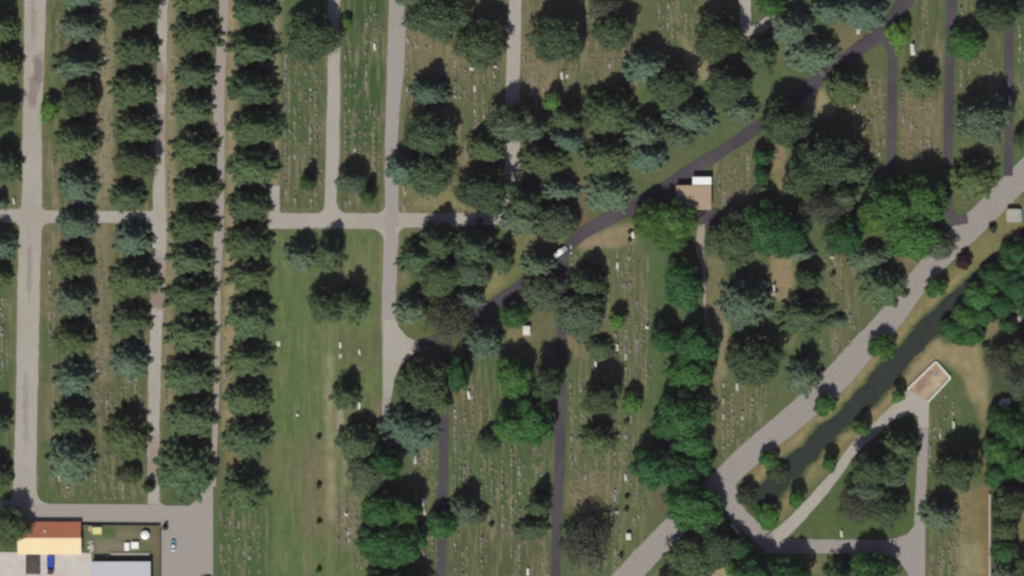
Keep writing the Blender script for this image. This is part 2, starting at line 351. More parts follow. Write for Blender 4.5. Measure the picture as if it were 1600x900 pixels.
for poly in [R(440, 60, 512, 330), R(534, 0, 605, 330), R(628, 30, 790, 250), R(815, 0, 1000, 190), R(1020, -90, 1150, 100), R(1325, 120, 1385, 250), R(1405, -40, 1475, 250), R(1495, -90, 1568, 250),
             R(1590, 100, 1690, 250), R(1110, 240, 1190, 320), R(640, 690, 684, 990), R(704, 555, 866, 990), R(886, 380, 1020, 900), R(1105, 590, 1200, 720), R(70, 0, 250, 780), R(340, 790, 425, 990),
             R(525, 740, 575, 900), R(1448, 640, 1510, 990), R(1285, 395, 1345, 560), R(0, 440, 20, 780), R(430, 370, 598, 900)]:
    streaks(poly, .5 if poly[0][0] in (430,) else .85)
for pts_, w_ in [([(55, -90), (55, 0), (53, 100), (50, 200), (50, 300), (46, 400), (43, 560), (40, 700), (38, 790)], 43), ([(-90, 338), (66, 338), (245, 340)], 30), ([(420, 345), (600, 345), (820, 339)], 33),
        ([(522, -90), (522, 72), (520, 225), (516, 340)], 27), ([(621, -90), (621, 0), (618, 100), (612, 200), (611, 370), (607, 500)], 33), ([(806, -90), (802, 100), (800, 340)], 29), ([(240, 520), (240, 790)], 26)]:
    path_paint(pts_, w_, (122, 112, 84), 2, .8, .3)
# a thin tan shoulder beside the pale roads comes from worn verge colour
gz = -1.7*(1-np.clip((CV-12)/14, 0, 1)**1.0)
gz = np.where(GY > 780, gz*np.clip((800-GY)/20, 0, 1), gz)
col *= np.array((.90, .98, .90))                                # sunlit appearance to base colour
nxg, nyg = len(gx), len(gy)
verts = np.stack([(GX-800)*S, (450-GY)*S, gz], -1).reshape(-1, 3)
idx = np.arange(nxg*nyg).reshape(nyg, nxg)
quads = np.stack([idx[:-1, :-1], idx[1:, :-1], idx[1:, 1:], idx[:-1, 1:]], -1).reshape(-1, 4)
ox0, ox1 = verts[0, 0], verts[-1, 0]; oy0, oy1 = verts[0, 1], verts[-1, 1]
BIG = 2400
extra = np.array([(-BIG, BIG, 0), (BIG, BIG, 0), (BIG, -BIG, 0), (-BIG, -BIG, 0)], float)
nv = len(verts); verts = np.vstack([verts, extra])
a, b_, c_, d_ = idx[0, 0], idx[0, -1], idx[-1, -1], idx[-1, 0]
top = list(idx[0, :]); rgt = list(idx[:, -1]); bot = list(idx[-1, ::-1]); lft = list(idx[::-1, 0])
polys = [tuple(q) for q in quads]+[tuple([nv+1, nv]+top), tuple([nv+2, nv+1]+rgt), tuple([nv+3, nv+2]+bot), tuple([nv, nv+3]+lft)]
me = bpy.data.meshes.new('ground'); me.from_pydata([tuple(v) for v in verts], [], polys); me.materials.append(M['ground'])
ca = me.color_attributes.new('soil', 'FLOAT_COLOR', 'POINT')
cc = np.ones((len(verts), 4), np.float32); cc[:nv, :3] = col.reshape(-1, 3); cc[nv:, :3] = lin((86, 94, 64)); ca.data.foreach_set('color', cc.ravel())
sa = me.attributes.new('streak', 'FLOAT', 'POINT'); ss = np.zeros(len(verts), np.float32); ss[:nv] = streak.ravel(); sa.data.foreach_set('value', ss)
ground = bpy.data.objects.new('ground', me); C.objects.link(ground); struct(ground)

# ------------------------------------------------------------------ thin summer haze between the ground and the aircraft
def haze_box():
    bm = bmesh.new(); box(bm, -2500, 2500, -2500, 2500, -4, 2520)
    m = bpy.data.materials.new('thin_haze'); m.use_nodes = True; t = m.node_tree; t.nodes.remove(t.nodes['Principled BSDF'])
    v = N(t, 'ShaderNodeVolumePrincipled'); v.inputs['Color'].default_value = (.86, .60, 1.0, 1); v.inputs['Density'].default_value = 1.05e-5
    t.links.new(v.outputs[0], t.nodes['Material Output'].inputs['Volume'])
    return tag(link_bm('haze', bm, m), 'thin pale haze over the whole cemetery', None, None, 'stuff')
haze_box()
# ------------------------------------------------------------------ roads
RZ = [0.03]
def smooth_pts(pts, n=6):
    out = []
    P = [pts[0]]+list(pts)+[pts[-1]]
    for i in range(1, len(P)-2):
        for k in range(n):
            t = k/n
            out.append(tuple(.5*((2*P[i][j])+(-P[i-1][j]+P[i+1][j])*t+(2*P[i-1][j]-5*P[i][j]+4*P[i+1][j]-P[i+2][j])*t*t+(-P[i-1][j]+3*P[i][j]-3*P[i+1][j]+P[i+2][j])*t**3) for j in range(3)))
    out.append(tuple(pts[-1])); return out
def ribbon(name, pts, mat, z=None, wob=.95, sm=True, thick=0.0):
    """pts: (px, py, width px); edges are slightly uneven"""
    P = smooth_pts(pts) if sm else pts
    # resample
    Q = []
    for p, q in zip(P[:-1], P[1:]):
        L = math.hypot(q[0]-p[0], q[1]-p[1]); n = max(1, int(L/5))
        for k in range(n): Q.append(tuple(p[j]+(q[j]-p[j])*k/n for j in range(3)))
    Q.append(P[-1])
    if z is None: z = RZ[0]; RZ[0] += .005
    vs, fs = [], []
    w1 = w2 = 0
    for i, p in enumerate(Q):
        a = Q[max(0, i-1)]; c = Q[min(len(Q)-1, i+1)]
        dx, dy = c[0]-a[0], c[1]-a[1]; L = math.hypot(dx, dy) or 1; nx, ny = -dy/L, dx/L
        w1 = w1*.6+rnd.uniform(-1, 1)*wob*.6; w2 = w2*.6+rnd.uniform(-1, 1)*wob*.6
        h = p[2]/2
        vs.append((*W(p[0]+nx*(h+w1), p[1]+ny*(h+w1)), z)); vs.append((*W(p[0]-nx*(h+w2), p[1]-ny*(h+w2)), z))
        if i: fs.append((2*i-2, 2*i-1, 2*i+1, 2*i))
    o = link_mesh(name, vs, fs, mat); return struct(o)
def sheet(name, pts, mat, z=None):
    if z is None: z = RZ[0]; RZ[0] += .005
    bm = bmesh.new(); bm.faces.new([bm.verts.new((*W(*p), z)) for p in pts])
    bmesh.ops.triangulate(bm, faces=bm.faces)
    o = link_bm(name, bm, mat)
    if o.data.polygons[0].normal.z < 0: o.data.flip_normals()
    return struct(o)
def fillets(name, lst, mat):
    z = RZ[0]; RZ[0] += .005
    bm = bmesh.new()
    for cx, cy, sx, sy, r in lst:
        mx, my = cx+sx*r, cy+sy*r
        pts = [(cx-sx*3, cy-sy*3), (mx, cy-sy*3)]
        for k in range(9):
            a = k/8*math.pi/2; pts.append((mx-sx*r*math.sin(a), my-sy*r*math.cos(a)))
        pts.append((cx-sx*3, my))
        bm.faces.new([bm.verts.new((*W(*p), z)) for p in pts])
    bmesh.ops.triangulate(bm, faces=bm.faces)
    for f in bm.faces:
        if f.calc_area() < 1e-6: pass
    me = bpy.data.meshes.new(name)
    bm.normal_update()
    for f in bm.faces:
        if f.normal.z < 0: f.normal_flip()
    bm.to_mesh(me); bm.free(); me.materials.append(mat); o = bpy.data.objects.new(name, me); C.objects.link(o); return struct(o)
PR, TR, AS = M['pale_road'], M['tan_road'], M['asphalt']
ribbon('wide_pale_road', [(55, -90, 36), (55, 0, 35), (53, 100, 31), (50, 200, 30), (50, 300, 32), (46, 400, 35), (43, 560, 34), (40, 700, 34), (38, 790, 38)], patched(surf_mat('wide_gravel', lin((168, 163, 154)), 0.055, .11, lin((150, 144, 134)), s2=.9), [(46, 420, 5, 60, .45), (52, 30, 5, 50, .4), (40, 640, 6, 70, .4), (60, 108, 10, 32, .85), (50, 145, 8, 30, .7)], lin((122, 106, 104))))
ribbon('cross_road', [(-90, 338, 22), (66, 338, 21), (150, 339, 19), (245, 340, 19)], PR)
ribbon('gravel_road', [(254, -90, 14), (254, 0, 15), (253, 90, 15), (251, 200, 14), (249, 290, 19), (249, 400, 22), (244, 520, 19), (240, 660, 19), (240, 790, 18)], patched(surf_mat('lane_gravel', lin((168, 163, 154)), 0.055, .11, lin((150, 144, 134)), s2=1.2), [(247, 120, 14, 40, .8), (250, 200, 14, 40, .6), (247, 465, 16, 22, .9), (241, 715, 14, 45, .6), (250, 420, 14, 30, .5)], lin((132, 112, 102))))
ribbon('narrow_grey_road', [(351, -90, 16), (350, 0, 14), (346, 80, 15), (341, 160, 20), (345, 220, 13), (345, 300, 11), (342, 370, 15), (340, 450, 10), (339, 600, 8), (335, 700, 9), (333, 760, 10)], surf_mat('grey_lane', lin((156, 146, 142)), .08, .06, lin((150, 136, 128)), s2=1.2))
ribbon('cross_road', [(420, 345, 24), (600, 345, 24)], PR); ribbon('pale_lane', [(429, 290, 17), (429, 350, 17)], PR)
ribbon('cross_road', [(600, 344, 24), (700, 344, 22), (820, 338, 18)], PR)
ribbon('short_pale_lane', [(522, -90, 19), (522, 0, 19), (522, 72, 19), (520, 225, 21), (517, 300, 19), (516, 340, 20)], PR)
ribbon('pale_road', [(622, -90, 26), (621, 0, 26), (618, 100, 27), (612, 200, 20), (612, 320, 22), (611, 370, 22), (609, 420, 22), (607, 500, 21), (606, 560, 17), (603, 650, 12), (598, 760, 8)], surf_mat('grey_pale_road', lin((157, 151, 146)), .06, .11, lin((143, 137, 132)), s2=1.2))
ribbon('pale_road', [(806, -90, 19), (805, 0, 19), (802, 100, 21), (800, 200, 22), (801, 260, 25), (800, 340, 20)], PR)
ribbon('pale_lane', [(1163, -60, 18), (1164, 0, 18), (1166, 60, 16)], PR); ribbon('pale_lane', [(1164, 55, 14), (1190, 42, 18), (1210, 25, 10)], PR)
grey_diag = surf_mat('grey_diagonal', lin((152, 146, 141)), .05, .11, lin((140, 133, 127)), s2=1.2)
ribbon('diagonal_road', [(1720, 160, 38), (1620, 252, 38), (1550, 322, 38), (1490, 380, 38), (1436, 438, 36), (1395, 492, 37), (1345, 548, 40), (1300, 598, 42), (1240, 652, 40), (1178, 704, 38), (1132, 748, 36), (1090, 790, 36), (1035, 842, 36), (970, 912, 38), (880, 1010, 38)], grey_diag)
ribbon('curved_road', [(1152, 728, 8), (1136, 750, 26), (1138, 772, 27), (1152, 802, 27), (1182, 832, 28), (1205, 851, 24)], grey_diag)
ribbon('cross_road', [(1195, 853, 24), (1300, 854, 22), (1440, 856, 26)], grey_diag)
ribbon('pale_road', [(1205, 848, 24), (1250, 805, 19), (1300, 748, 17), (1332, 704, 15), (1370, 668, 18), (1408, 634, 22), (1440, 605, 30)], PR)
ribbon('pale_road', [(1442, 610, 18), (1443, 675, 15), (1440, 750, 17), (1437, 830, 17), (1435, 990, 17)], grey_diag)
sheet('road_junction', [(1428, 822), (1446, 822), (1445, 990), (1432, 990), (1418, 895), (1402, 872), (1380, 866), (1380, 843), (1400, 841), (1418, 834)], grey_diag)
sheet('road_junction', [(600, 500), (618, 498), (624, 512), (636, 526), (652, 534), (668, 532), (668, 545), (645, 553), (625, 572), (616, 592), (612, 620), (600, 620)], M['pale_road'])
fillets('road_corners', [(66, 328, 1, -1, 6), (66, 349, 1, 1, 10), (34, 349, -1, 1, 12), (34, 326, -1, -1, 6), (240, 330, -1, -1, 6), (508, 333, -1, -1, 14), (527, 333, 1, -1, 16), (602, 333, -1, -1, 14), (623, 333, 1, -1, 4),
    (600, 357, -1, 1, 22), (621, 355, 1, 1, 16), (437, 333, 1, -1, 5), (58, 786, 1, -1, 17), (20, 786, -1, -1, 14), (249, 788, 1, -1, 7)], PR)
sheet('road_junction', [(1398, 645), (1410, 628), (1420, 606), (1452, 630), (1451, 668), (1435, 668), (1434, 650), (1420, 645), (1405, 655)], PR)
sheet('yard_road', [(-90, 783), (0, 783), (12, 783), (60, 787), (247, 788), (262, 790), (296, 790), (308, 780), (318, 760), (333, 748), (333, 990), (250, 990), (250, 820), (127, 816), (33, 816), (-90, 816)], surf_mat('yard_road', lin((156, 149, 142)), .05, .08, lin((145, 139, 133)), s2=1.2))
sheet('concrete_yard', [(-60, 862), (143, 864), (144, 990), (-60, 990)], M['concrete'])
ribbon('asphalt_road', [(1500, -90, 24), (1424, -10, 24), (1385, 42, 24), (1335, 82, 22), (1280, 124, 21), (1230, 165, 19), (1178, 203, 19), (1120, 242, 19), (1068, 274, 20), (1000, 318, 21), (950, 343, 21), (915, 362, 20), (885, 388, 18), (840, 428, 16), (792, 461, 17), (750, 486, 14), (710, 512, 13), (655, 542, 14)], AS)
ribbon('asphalt_lane', [(884, 384, 14), (881, 430, 11), (877, 520, 14), (876, 600, 17), (875, 700, 16), (871, 800, 16), (868, 900, 15), (866, 990, 15)], AS)
ribbon('asphalt_lane', [(702, 530, 10), (696, 600, 12), (694, 660, 15), (692, 750, 15), (690, 830, 14), (688, 990, 14)], AS)
ribbon('asphalt_lane', [(1376, 52, 12), (1388, 70, 15), (1394, 100, 15), (1393, 200, 15), (1393, 280, 15)], AS, sm=True)
ribbon('asphalt_lane', [(1488, -90, 15), (1487, 0, 15), (1484, 100, 14), (1482, 200, 15), (1482, 280, 11), (1484, 345, 10)], AS)
ribbon('asphalt_lane', [(1484, 330, 10), (1490, 345, 16), (1512, 342, 14)], AS, sm=False)
ribbon('asphalt_lane', [(1592, -90, 14), (1590, 0, 14), (1577, 50, 14), (1576, 150, 14), (1575, 275, 13)], AS)
sheet('asphalt_forecourt', [(1084, 326), (1122, 326), (1120, 350), (1104, 356), (1084, 350)], AS)
ribbon('narrow_path', [(1096, 350, 11), (1094, 390, 13), (1100, 420, 6), (1102, 490, 4), (1118, 560, 3)], M['tan_road'])
# canal water, below the banks
wr = [(x, y, 44) for x, y in CANAL]
water = ribbon('canal_water', wr, M['water'], z=-.85, wob=0)

# ------------------------------------------------------------------ trees
def leaf_mesh(name, pos, nrm, size, jitter=.6, aspect=1.5, seed=0):
    r = np.random.RandomState(seed); n = len(pos)
    nrm = nrm+r.normal(0, jitter, (n, 3)); nrm /= np.linalg.norm(nrm, axis=1)[:, None]+1e-9
    a = np.cross(nrm, r.normal(0, 1, (n, 3))); a /= np.linalg.norm(a, axis=1)[:, None]+1e-9
    b = np.cross(nrm, a); s = (size*r.uniform(.6, 1.3, n))[:, None]
    a = a*s*aspect*.5; b = b*s*.5
    bend = nrm*s*.12
    V = np.stack([pos-a-bend, pos-b*.9+a*.1, pos+a-bend, pos+b*.9+a*.1], 1).reshape(-1, 3)
    me = bpy.data.meshes.new(name); me.vertices.add(4*n); me.vertices.foreach_set('co', V.ravel())
    me.loops.add(4*n); me.loops.foreach_set('vertex_index', np.arange(4*n)); me.polygons.add(n)
    me.polygons.foreach_set('loop_start', np.arange(n)*4); me.polygons.foreach_set('loop_total', np.full(n, 4))
    me.update(calc_edges=True); me.materials.append(M['foliage']); return me
def tube(bm, p, q, r0, r1, seg=7):
    p, q = Vector(p), Vector(q); d = (q-p); L = d.length
    m = Matrix.Translation((p+q)/2) @ d.to_track_quat('Z', 'Y').to_matrix().to_4x4()
    bmesh.ops.create_cone(bm, cap_ends=True, segments=seg, radius1=r0, radius2=r1, depth=L, matrix=m)
def trunk_mesh(name, h, r0, limbs, seed):
    r = random.Random(seed); bm = bmesh.new()
    x = y = 0; z = -.3; rr = r0; n = 5
    pts = []
    for i in range(n+1):
        pts.append((x, y, z, rr)); x += r.uniform(-.15, .15); y += r.uniform(-.15, .15); z += (h+.3)/n; rr = r0*(1-.85*(i+1)/n)
    for p, q in zip(pts[:-1], pts[1:]): tube(bm, p[:3], q[:3], p[3]*(1.35 if p is pts[0] else 1), q[3])
    for k in range(limbs):
        a = 2*math.pi*k/limbs+r.uniform(-.4, .4); zz = h*r.uniform(.3, .65); L = h*r.uniform(.25, .42)
        m = (math.cos(a)*L*.5, math.sin(a)*L*.5, zz+L*.35); e = (math.cos(a)*L, math.sin(a)*L, zz+L*.8)
        tube(bm, (0, 0, zz), m, r0*.42, r0*.26, 6); tube(bm, m, e, r0*.26, r0*.08, 6)
        a2 = a+r.choice((-.6, .6)); tube(bm, m, (m[0]+math.cos(a2)*L*.45, m[1]+math.sin(a2)*L*.45, m[2]+L*.4), r0*.18, r0*.05, 5)
    me = bpy.data.meshes.new(name); bm.to_mesh(me); bm.free(); me.materials.append(M['bark']); return me
def conifer(name, r, h, seed, nb=11, leaf=.62, power=.75, gap=.16, base=.08):
    g = np.random.RandomState(seed); P, Nn = [], []
    nw = int(h*1.25)
    for w in range(nw):
        t = (w+.5)/nw; z0 = h*(base+(1-base)*t)
        R0 = r*(1-t)**power*g.uniform(.85, 1.1)
        k = max(4, int(nb*(1-t*.55)))
        off = g.uniform(0, 6.28)
        for j in range(k):
            if g.rand() < gap: continue
            a = off+2*math.pi*j/k+g.normal(0, .13); L = R0*g.uniform(.82, 1.10)
            droop = g.uniform(.08, .28); rise = g.uniform(0, .12)
            m = max(3, int(L/.36))
            s = (np.arange(m)+.5)/m*L
            hw = .12+.30*np.minimum(1, s/(L*.45+.01))*(1-.55*s/L)*min(2.0, L*.5)
            for side in (-1, -.33, .33, 1):
                q = hw*side+g.normal(0, .10, m)
                x = np.cos(a)*s-np.sin(a)*q; y = np.sin(a)*s+np.cos(a)*q
                z = z0+rise*s-droop*s*s/(r+1)-abs(side)*.22+g.normal(0, .10, m)
                P.append(np.stack([x, y, z], 1))
                nn = np.tile([np.cos(a)*(.95+droop)-np.sin(a)*side*.75, np.sin(a)*(.95+droop)+np.cos(a)*side*.75, .75], (m, 1))
                Nn.append(nn)
    # inner mass so that the crown is not see-through
    n = int(1500*r/7); t = g.rand(n)**.8; a = g.uniform(0, 6.28, n); rr = r*.72*(1-t)**power*np.sqrt(g.rand(n))
    P.append(np.stack([np.cos(a)*rr, np.sin(a)*rr, h*(base+(.96-base)*t)-.3], 1)); Nn.append(np.stack([np.cos(a), np.sin(a), np.full(n, .8)], 1))
    P, Nn = np.vstack(P), np.vstack(Nn)
    return leaf_mesh(name, P, Nn, leaf, .30, 1.7, seed)
def broadleaf(name, r, h, seed, lobes=16, leaf=.62, n=6500, thin=0.0, low=.32):
    g = np.random.RandomState(seed); P, Nn = [], []
    cz = h*(low+1)/2; hz = h*(1-low)/2
    L = [(0, 0, cz+hz*.25, r*.55)]
    for i in range(lobes):
        a = i*2.4+g.uniform(-.4, .4); u = math.sqrt((i+.7)/lobes); rad = r*.70*u*g.uniform(.82, 1.12)
        z = cz+hz*(.95*(1-u*u)+g.uniform(-.25, .12))-hz*.45
        L.append((math.cos(a)*rad, math.sin(a)*rad, z, r*g.uniform(.24, .40)))
    tot = sum(l[3]**2 for l in L)
    for lx, ly, lz, lr in L:
        k = int(n*lr*lr/tot)
        d = g.normal(0, 1, (k, 3)); d /= np.linalg.norm(d, axis=1)[:, None]
        d[:, 2] = np.where(d[:, 2] < -.35, -d[:, 2], d[:, 2])
        rr = lr*(g.uniform(.72, 1.08, k)**1.0)*(1+.14*np.sin(5*d[:, 0]+seed)+.12*np.sin(6*d[:, 1]+lx)+.1*np.sin(9*d[:, 2]+ly))
        keep = g.rand(k) > thin*(.5+.5*np.sin(7*d[:, 0]+lx*3)*np.sin(6*d[:, 1]+ly*2))
        p = d*rr[:, None]*np.array([1, 1, 1.2])+np.array([lx, ly, lz])
        P.append(p[keep]); Nn.append(d[keep])
    P, Nn = np.vstack(P), np.vstack(Nn); P[:, 2] = np.maximum(P[:, 2], .4)
    return leaf_mesh(name, P, Nn, leaf, .36, 1.35, seed)
PROTO = {}
def proto(key, crown, trunk, r, h): PROTO.setdefault(key, []).append((crown, trunk, r, h))
for i in range(7): proto('S', conifer('conifer_crown', 7.5, 15, 10+i, [15, 13, 17, 12, 16, 14, 18][i], .66, [.6, .5, .7, .45, .6, .8, .55][i], [.18, .26, .12, .3, .2, .22, .26][i]), trunk_mesh('conifer_trunk', 14, .32, 0, i), 7.5, 15)
for i in range(3): proto('T', conifer('conifer_crown', 5.5, 13, 30+i, 10, .55, .7, .12), trunk_mesh('conifer_trunk', 12.5, .25, 0, i+5), 5.5, 13)
for i in range(4): proto('D', broadleaf('tree_crown', 9, 15, 50+i, 22, .66, 12500, .10, .2), trunk_mesh('tree_trunk', 11, .42, 7, i+20), 9, 15)
for i in range(3): proto('G', broadleaf('tree_crown', 9, 13, 70+i, 24, .66, 12500, .05, .2), trunk_mesh('tree_trunk', 10, .42, 7, i+40), 9, 13)
for i in range(3): proto('g', broadleaf('small_tree_crown', 4, 7, 90+i, 10, .48, 2600, .05, .2), trunk_mesh('small_tree_trunk', 5, .16, 5, i+60), 4, 7)
for i in range(2): proto('O', broadleaf('sparse_tree_crown', 9, 13, 110+i, 24, .55, 6200, .7), trunk_mesh('tree_trunk', 11, .42, 10, i+80), 9, 13)
for i in range(2): proto('C', conifer('cypress_crown', 3, 10, 130+i, 9, .42, .42, .04, .04), trunk_mesh('cypress_trunk', 9, .14, 0, i+90), 3, 10)
for i in range(2): proto('s', broadleaf('shrub_crown', 1.6, 2.2, 140+i, 6, .3, 700, .05, .05), trunk_mesh('shrub_stem', 1.5, .06, 3, i+95), 1.6, 2.2)
KIND = {  # mesh family, colour, words, names, category
 'S': ('S', (.104, .172, .078), 'dark green conifer', 'conifer_tree', 'conifer'),
 'B': ('S', (.150, .228, .146), 'pale blue-green conifer', 'conifer_tree', 'conifer'),
 'P': ('S', (.122, .184, .084), 'olive green conifer', 'conifer_tree', 'conifer'),
 'T': ('T', (.098, .162, .078), 'tall pointed conifer', 'conifer_tree', 'conifer'),
 'D': ('D', (.094, .146, .068), 'dark spreading tree', 'broad_tree', 'tree'),
 'E': ('D', (.132, .186, .108), 'pale olive spreading tree', 'broad_tree', 'tree'),
 'O': ('O', (.105, .120, .078), 'brownish sparse tree', 'broad_tree', 'tree'),
 'G': ('G', (.072, .190, .054), 'bright green leafy tree', 'leafy_tree', 'tree'),
 'H': ('G', (.052, .148, .048), 'deep green leafy tree', 'leafy_tree', 'tree'),
 'K': ('G', (.10, .205, .05), 'vivid yellow-green leafy tree', 'leafy_tree', 'tree'),
 'L': ('g', (.125, .28, .065), 'small lime green tree', 'small_tree', 'tree'),
 'g': ('g', (.075, .195, .048), 'small bright green tree', 'small_tree', 'tree'),
 'd': ('g', (.075, .110, .055), 'small dark green tree', 'small_tree', 'tree'),
 'C': ('C', (.060, .120, .045), 'narrow upright cypress', 'cypress_tree', 'cypress'),
 'R': ('g', (.055, .028, .032), 'dark maroon-leaved tree', 'small_tree', 'tree'),
 's': ('s', (.040, .080, .040), 'tiny dark shrub', 'shrub', 'shrub'),
}
def terrain(px, py):
    d = float(seg_dist(np.array([px]), np.array([py]), CANAL)[0])
    z = -1.7*(1-min(1, max(0, (d-9)/14)))
    return z*max(0, min(1, (800-py)/20)) if py > 780 else z
TREES = []
labels = set(); tcount = [0]
def tree(k, px, py, r, where, ry=None, h=None, group='trees among the graves', words=None):
    fam, colr, desc, name, cat = KIND[k]
    lst = PROTO[fam]; i = tcount[0]; tcount[0] += 1
    crown, trunk, pr, ph = lst[(i*7+int(px)) % len(lst)]
    q = random.Random(i*31+5); ry = ry or r
    ex = (1.21 if 'in the row' in where else 1.17) if fam in 'ST' else (1.22 if fam == 'g' else 1.13)
    if where.find('from the top in the row') < 0 and fam in 'SDGO':
        py += ry*.11; ry *= .89
    sx, sy = r*S/pr*ex, ry*S/pr*ex
    H = h if h else ph*(math.sqrt(sx*sy)**.75)*q.uniform(.92, 1.1)
    H *= .82
    asym = abs(sx-sy)/max(sx, sy) > .04
    rz = (q.choice((0, math.pi))+q.uniform(-.25, .25)) if asym else q.uniform(0, 6.28)
    root = thing(name, f"{words or desc}, {where}", cat, (*W(px, py), terrain(px, py)), rz, group)
    root.scale = (sx, sy, H/ph)
    v = q.uniform(.86, 1.14); tilt = q.uniform(-.08, .08)
    for pn, me in (('trunk', trunk), ('crown', crown)):
        o = bpy.data.objects.new(pn, me); C.objects.link(o); o.parent = root
        o.color = (colr[0]*v*(1+tilt), colr[1]*v, colr[2]*v*(1-tilt), 1)
    lb = root['label']; nw = len(lb.split())
    if lb in labels: print('DUP LABEL', lb)
    if nw > 16: print('LONG', nw, lb)
    labels.add(lb); TREES.append((px, py, r, ry, H))
    return root
ORD = ['first', 'second', 'third', 'fourth', 'fifth', 'sixth', 'seventh', 'eighth', 'ninth', 'tenth', 'eleventh', 'twelfth', 'thirteenth', 'fourteenth', 'fifteenth', 'sixteenth']
def tree_row(rows, phrase, group):
    for i, t in enumerate(rows):
        k, px, yb, r, ry = t[:5]; h = t[5] if len(t) > 5 else None
        tree(k, px, yb-ry, r, f"{ORD[i]} from the top in {phrase}", ry, h, group)
# rows: kind, x, y of the lit lower edge, half width, half depth
tree_row([('S', 2, 66, 28, 27), ('P', 8, 128, 28, 27, 15), ('D', 2, 205, 30, 26), ('P', 7, 286, 27, 30, 16), ('B', 0, 328, 13, 12), ('B', 0, 405, 25, 26, 14), ('P', 0, 446, 18, 16), ('S', -4, 680, 22, 24, 14), ('S', -5, 768, 24, 28, 14)],
         'the row on the far left edge', 'trees on the far left edge')
tree_row([('B', 128, 16, 28, 24), ('B', 129, 66, 31, 24), ('B', 124, 128, 37, 26), ('D', 125, 182, 31, 27), ('P', 122, 247, 33, 29), ('B', 123, 316, 30, 29, 14), ('B', 121, 374, 29, 27, 14), ('P', 116, 435, 30, 28, 14), ('B', 118, 496, 31, 28, 14), ('P', 116, 555, 30, 27, 14), ('B', 117, 619, 31, 29, 14), ('P', 113, 680, 32, 27, 14), ('B', 111, 752, 36, 36, 15)],
         'the row right of the wide pale road', 'conifers right of the wide pale road')
tree_row([('D', 213, 44, 36, 26), ('S', 217, 101, 31, 26, 15), ('S', 210, 165, 34, 28, 14), ('P', 214, 228, 34, 28, 14), ('D', 213, 279, 33, 25, 13), ('S', 200, 329, 27, 23, 12), ('B', 208, 403, 29, 30, 14), ('P', 212, 468, 38, 32, 15), ('P', 204, 528, 31, 28, 13), ('B', 203, 590, 28, 28, 14), ('P', 199, 716, 33, 38, 16)],
         'the row left of the gravel road', 'conifers left of the gravel road')
tree_row([('P', 308, 22, 32, 22), ('P', 308, 84, 36, 33, 15), ('P', 306, 141, 30, 27, 14), ('P', 304, 195, 29, 26, 14), ('P', 306, 263, 36, 32, 15), ('S', 310, 321, 35, 28, 15), ('S', 302, 381, 38, 30, 14), ('P', 299, 431, 34, 26, 13), ('S', 299, 488, 40, 30, 14), ('P', 299, 553, 38, 32, 14), ('S', 297, 614, 39, 30, 14), ('P', 300, 682, 38, 32, 14), ('S', 291, 776, 43, 46, 17)],
         'the row left of the narrow grey road', 'conifers left of the narrow grey road')
tree_row([('S', 401, 42, 33, 28), ('S', 397, 106, 38, 30), ('S', 396, 168, 37, 31), ('S', 401, 228, 40, 31), ('S', 396, 292, 38, 32, 15), ('S', 391, 347, 33, 28, 14), ('S', 388, 409, 35, 31, 14), ('P', 390, 456, 34, 26, 13), ('P', 391, 530, 35, 34, 15), ('S', 390, 590, 35, 30, 14), ('P', 387, 652, 34, 30, 14), ('P', 388, 713, 36, 31, 14), ('S', 383, 802, 33, 38, 16)],
         'the row right of the narrow grey road', 'conifers right of the narrow grey road')
T = tree
T('d', 203, 740, 20, 'near the foot of the gravel road', 16, 6); T('C', 233, 760, 10, 'on the verge at the foot of the gravel road', h=7)
T('L', 79, 172, 14, 'at the edge of the wide pale road', 22, 8)
T('D', 17, 818, 30, 'overhanging the red and cream roofed house', 34, 14)
# central plots
T('D', 489, 54, 44, 'standing over the top of the short pale lane', 46, 17); T('L', 541, 36, 8, 'beside the top of the short pale lane', 13, 5)
T('C', 482, 284, 13, 'left of the foot of the short pale lane', 15, 12); T('E', 549, 282, 23, 'right of the foot of the short pale lane', 22, 12); T('C', 575, 304, 14, 'at the corner just above the pale crossroads', 16, 12)
T('B', 470, 396, 26, 'under the cross road at the top of the lawn', 28, 14); T('T', 516, 396, 24, 'on the lawn beside the blue-green conifer', 34, 18)
T('D', 509, 475, 27, 'left of the pair on the lawn', 30, 15); T('S', 549, 470, 25, 'right of the pair on the lawn', 34, 18); T('T', 542, 614, 22, 'alone low on the lawn', 26, 15)
LG = 'small shrubs along the lawn'
for x, y, r, w in [(498, 683, 5, 'topmost beside the lawn wheel track'), (498, 758, 5.5, 'second down beside the lawn wheel track'), (498, 815, 5, 'third down beside the lawn wheel track'), (498, 890, 5, 'lowest beside the lawn wheel track'), (417, 689, 5.5, 'at the foot of the conifer row above the bottom lawn'),
    (979, 776, 4.5, 'upper of two in the grave row by the leafy clump'), (979, 796, 4.5, 'lower of two in the grave row by the leafy clump'), (979, 658, 5, 'under the lime tree among the graves'), (984, 363, 4, 'upper of two by the asphalt bend'), (984, 375, 4, 'lower of two by the asphalt bend'),
    (1302, 428, 5, 'in the grass below the large wood'), (768, 820, 5, 'between grave rows near the bottom'), (970, 868, 4.5, 'on the grass by the diagonal road end'), (1550, 356, 8, 'on the verge below the white shed'), (1539, 540, 6, 'at the edge of the tan clearing'), (1533, 876-0, 4, 'on the brown strip by the block wall')][:-1]:
    T('s', x, y, r, w, group=LG)
T('C', 258, 824, 5, 'by the gate corner of the yard', h=4)
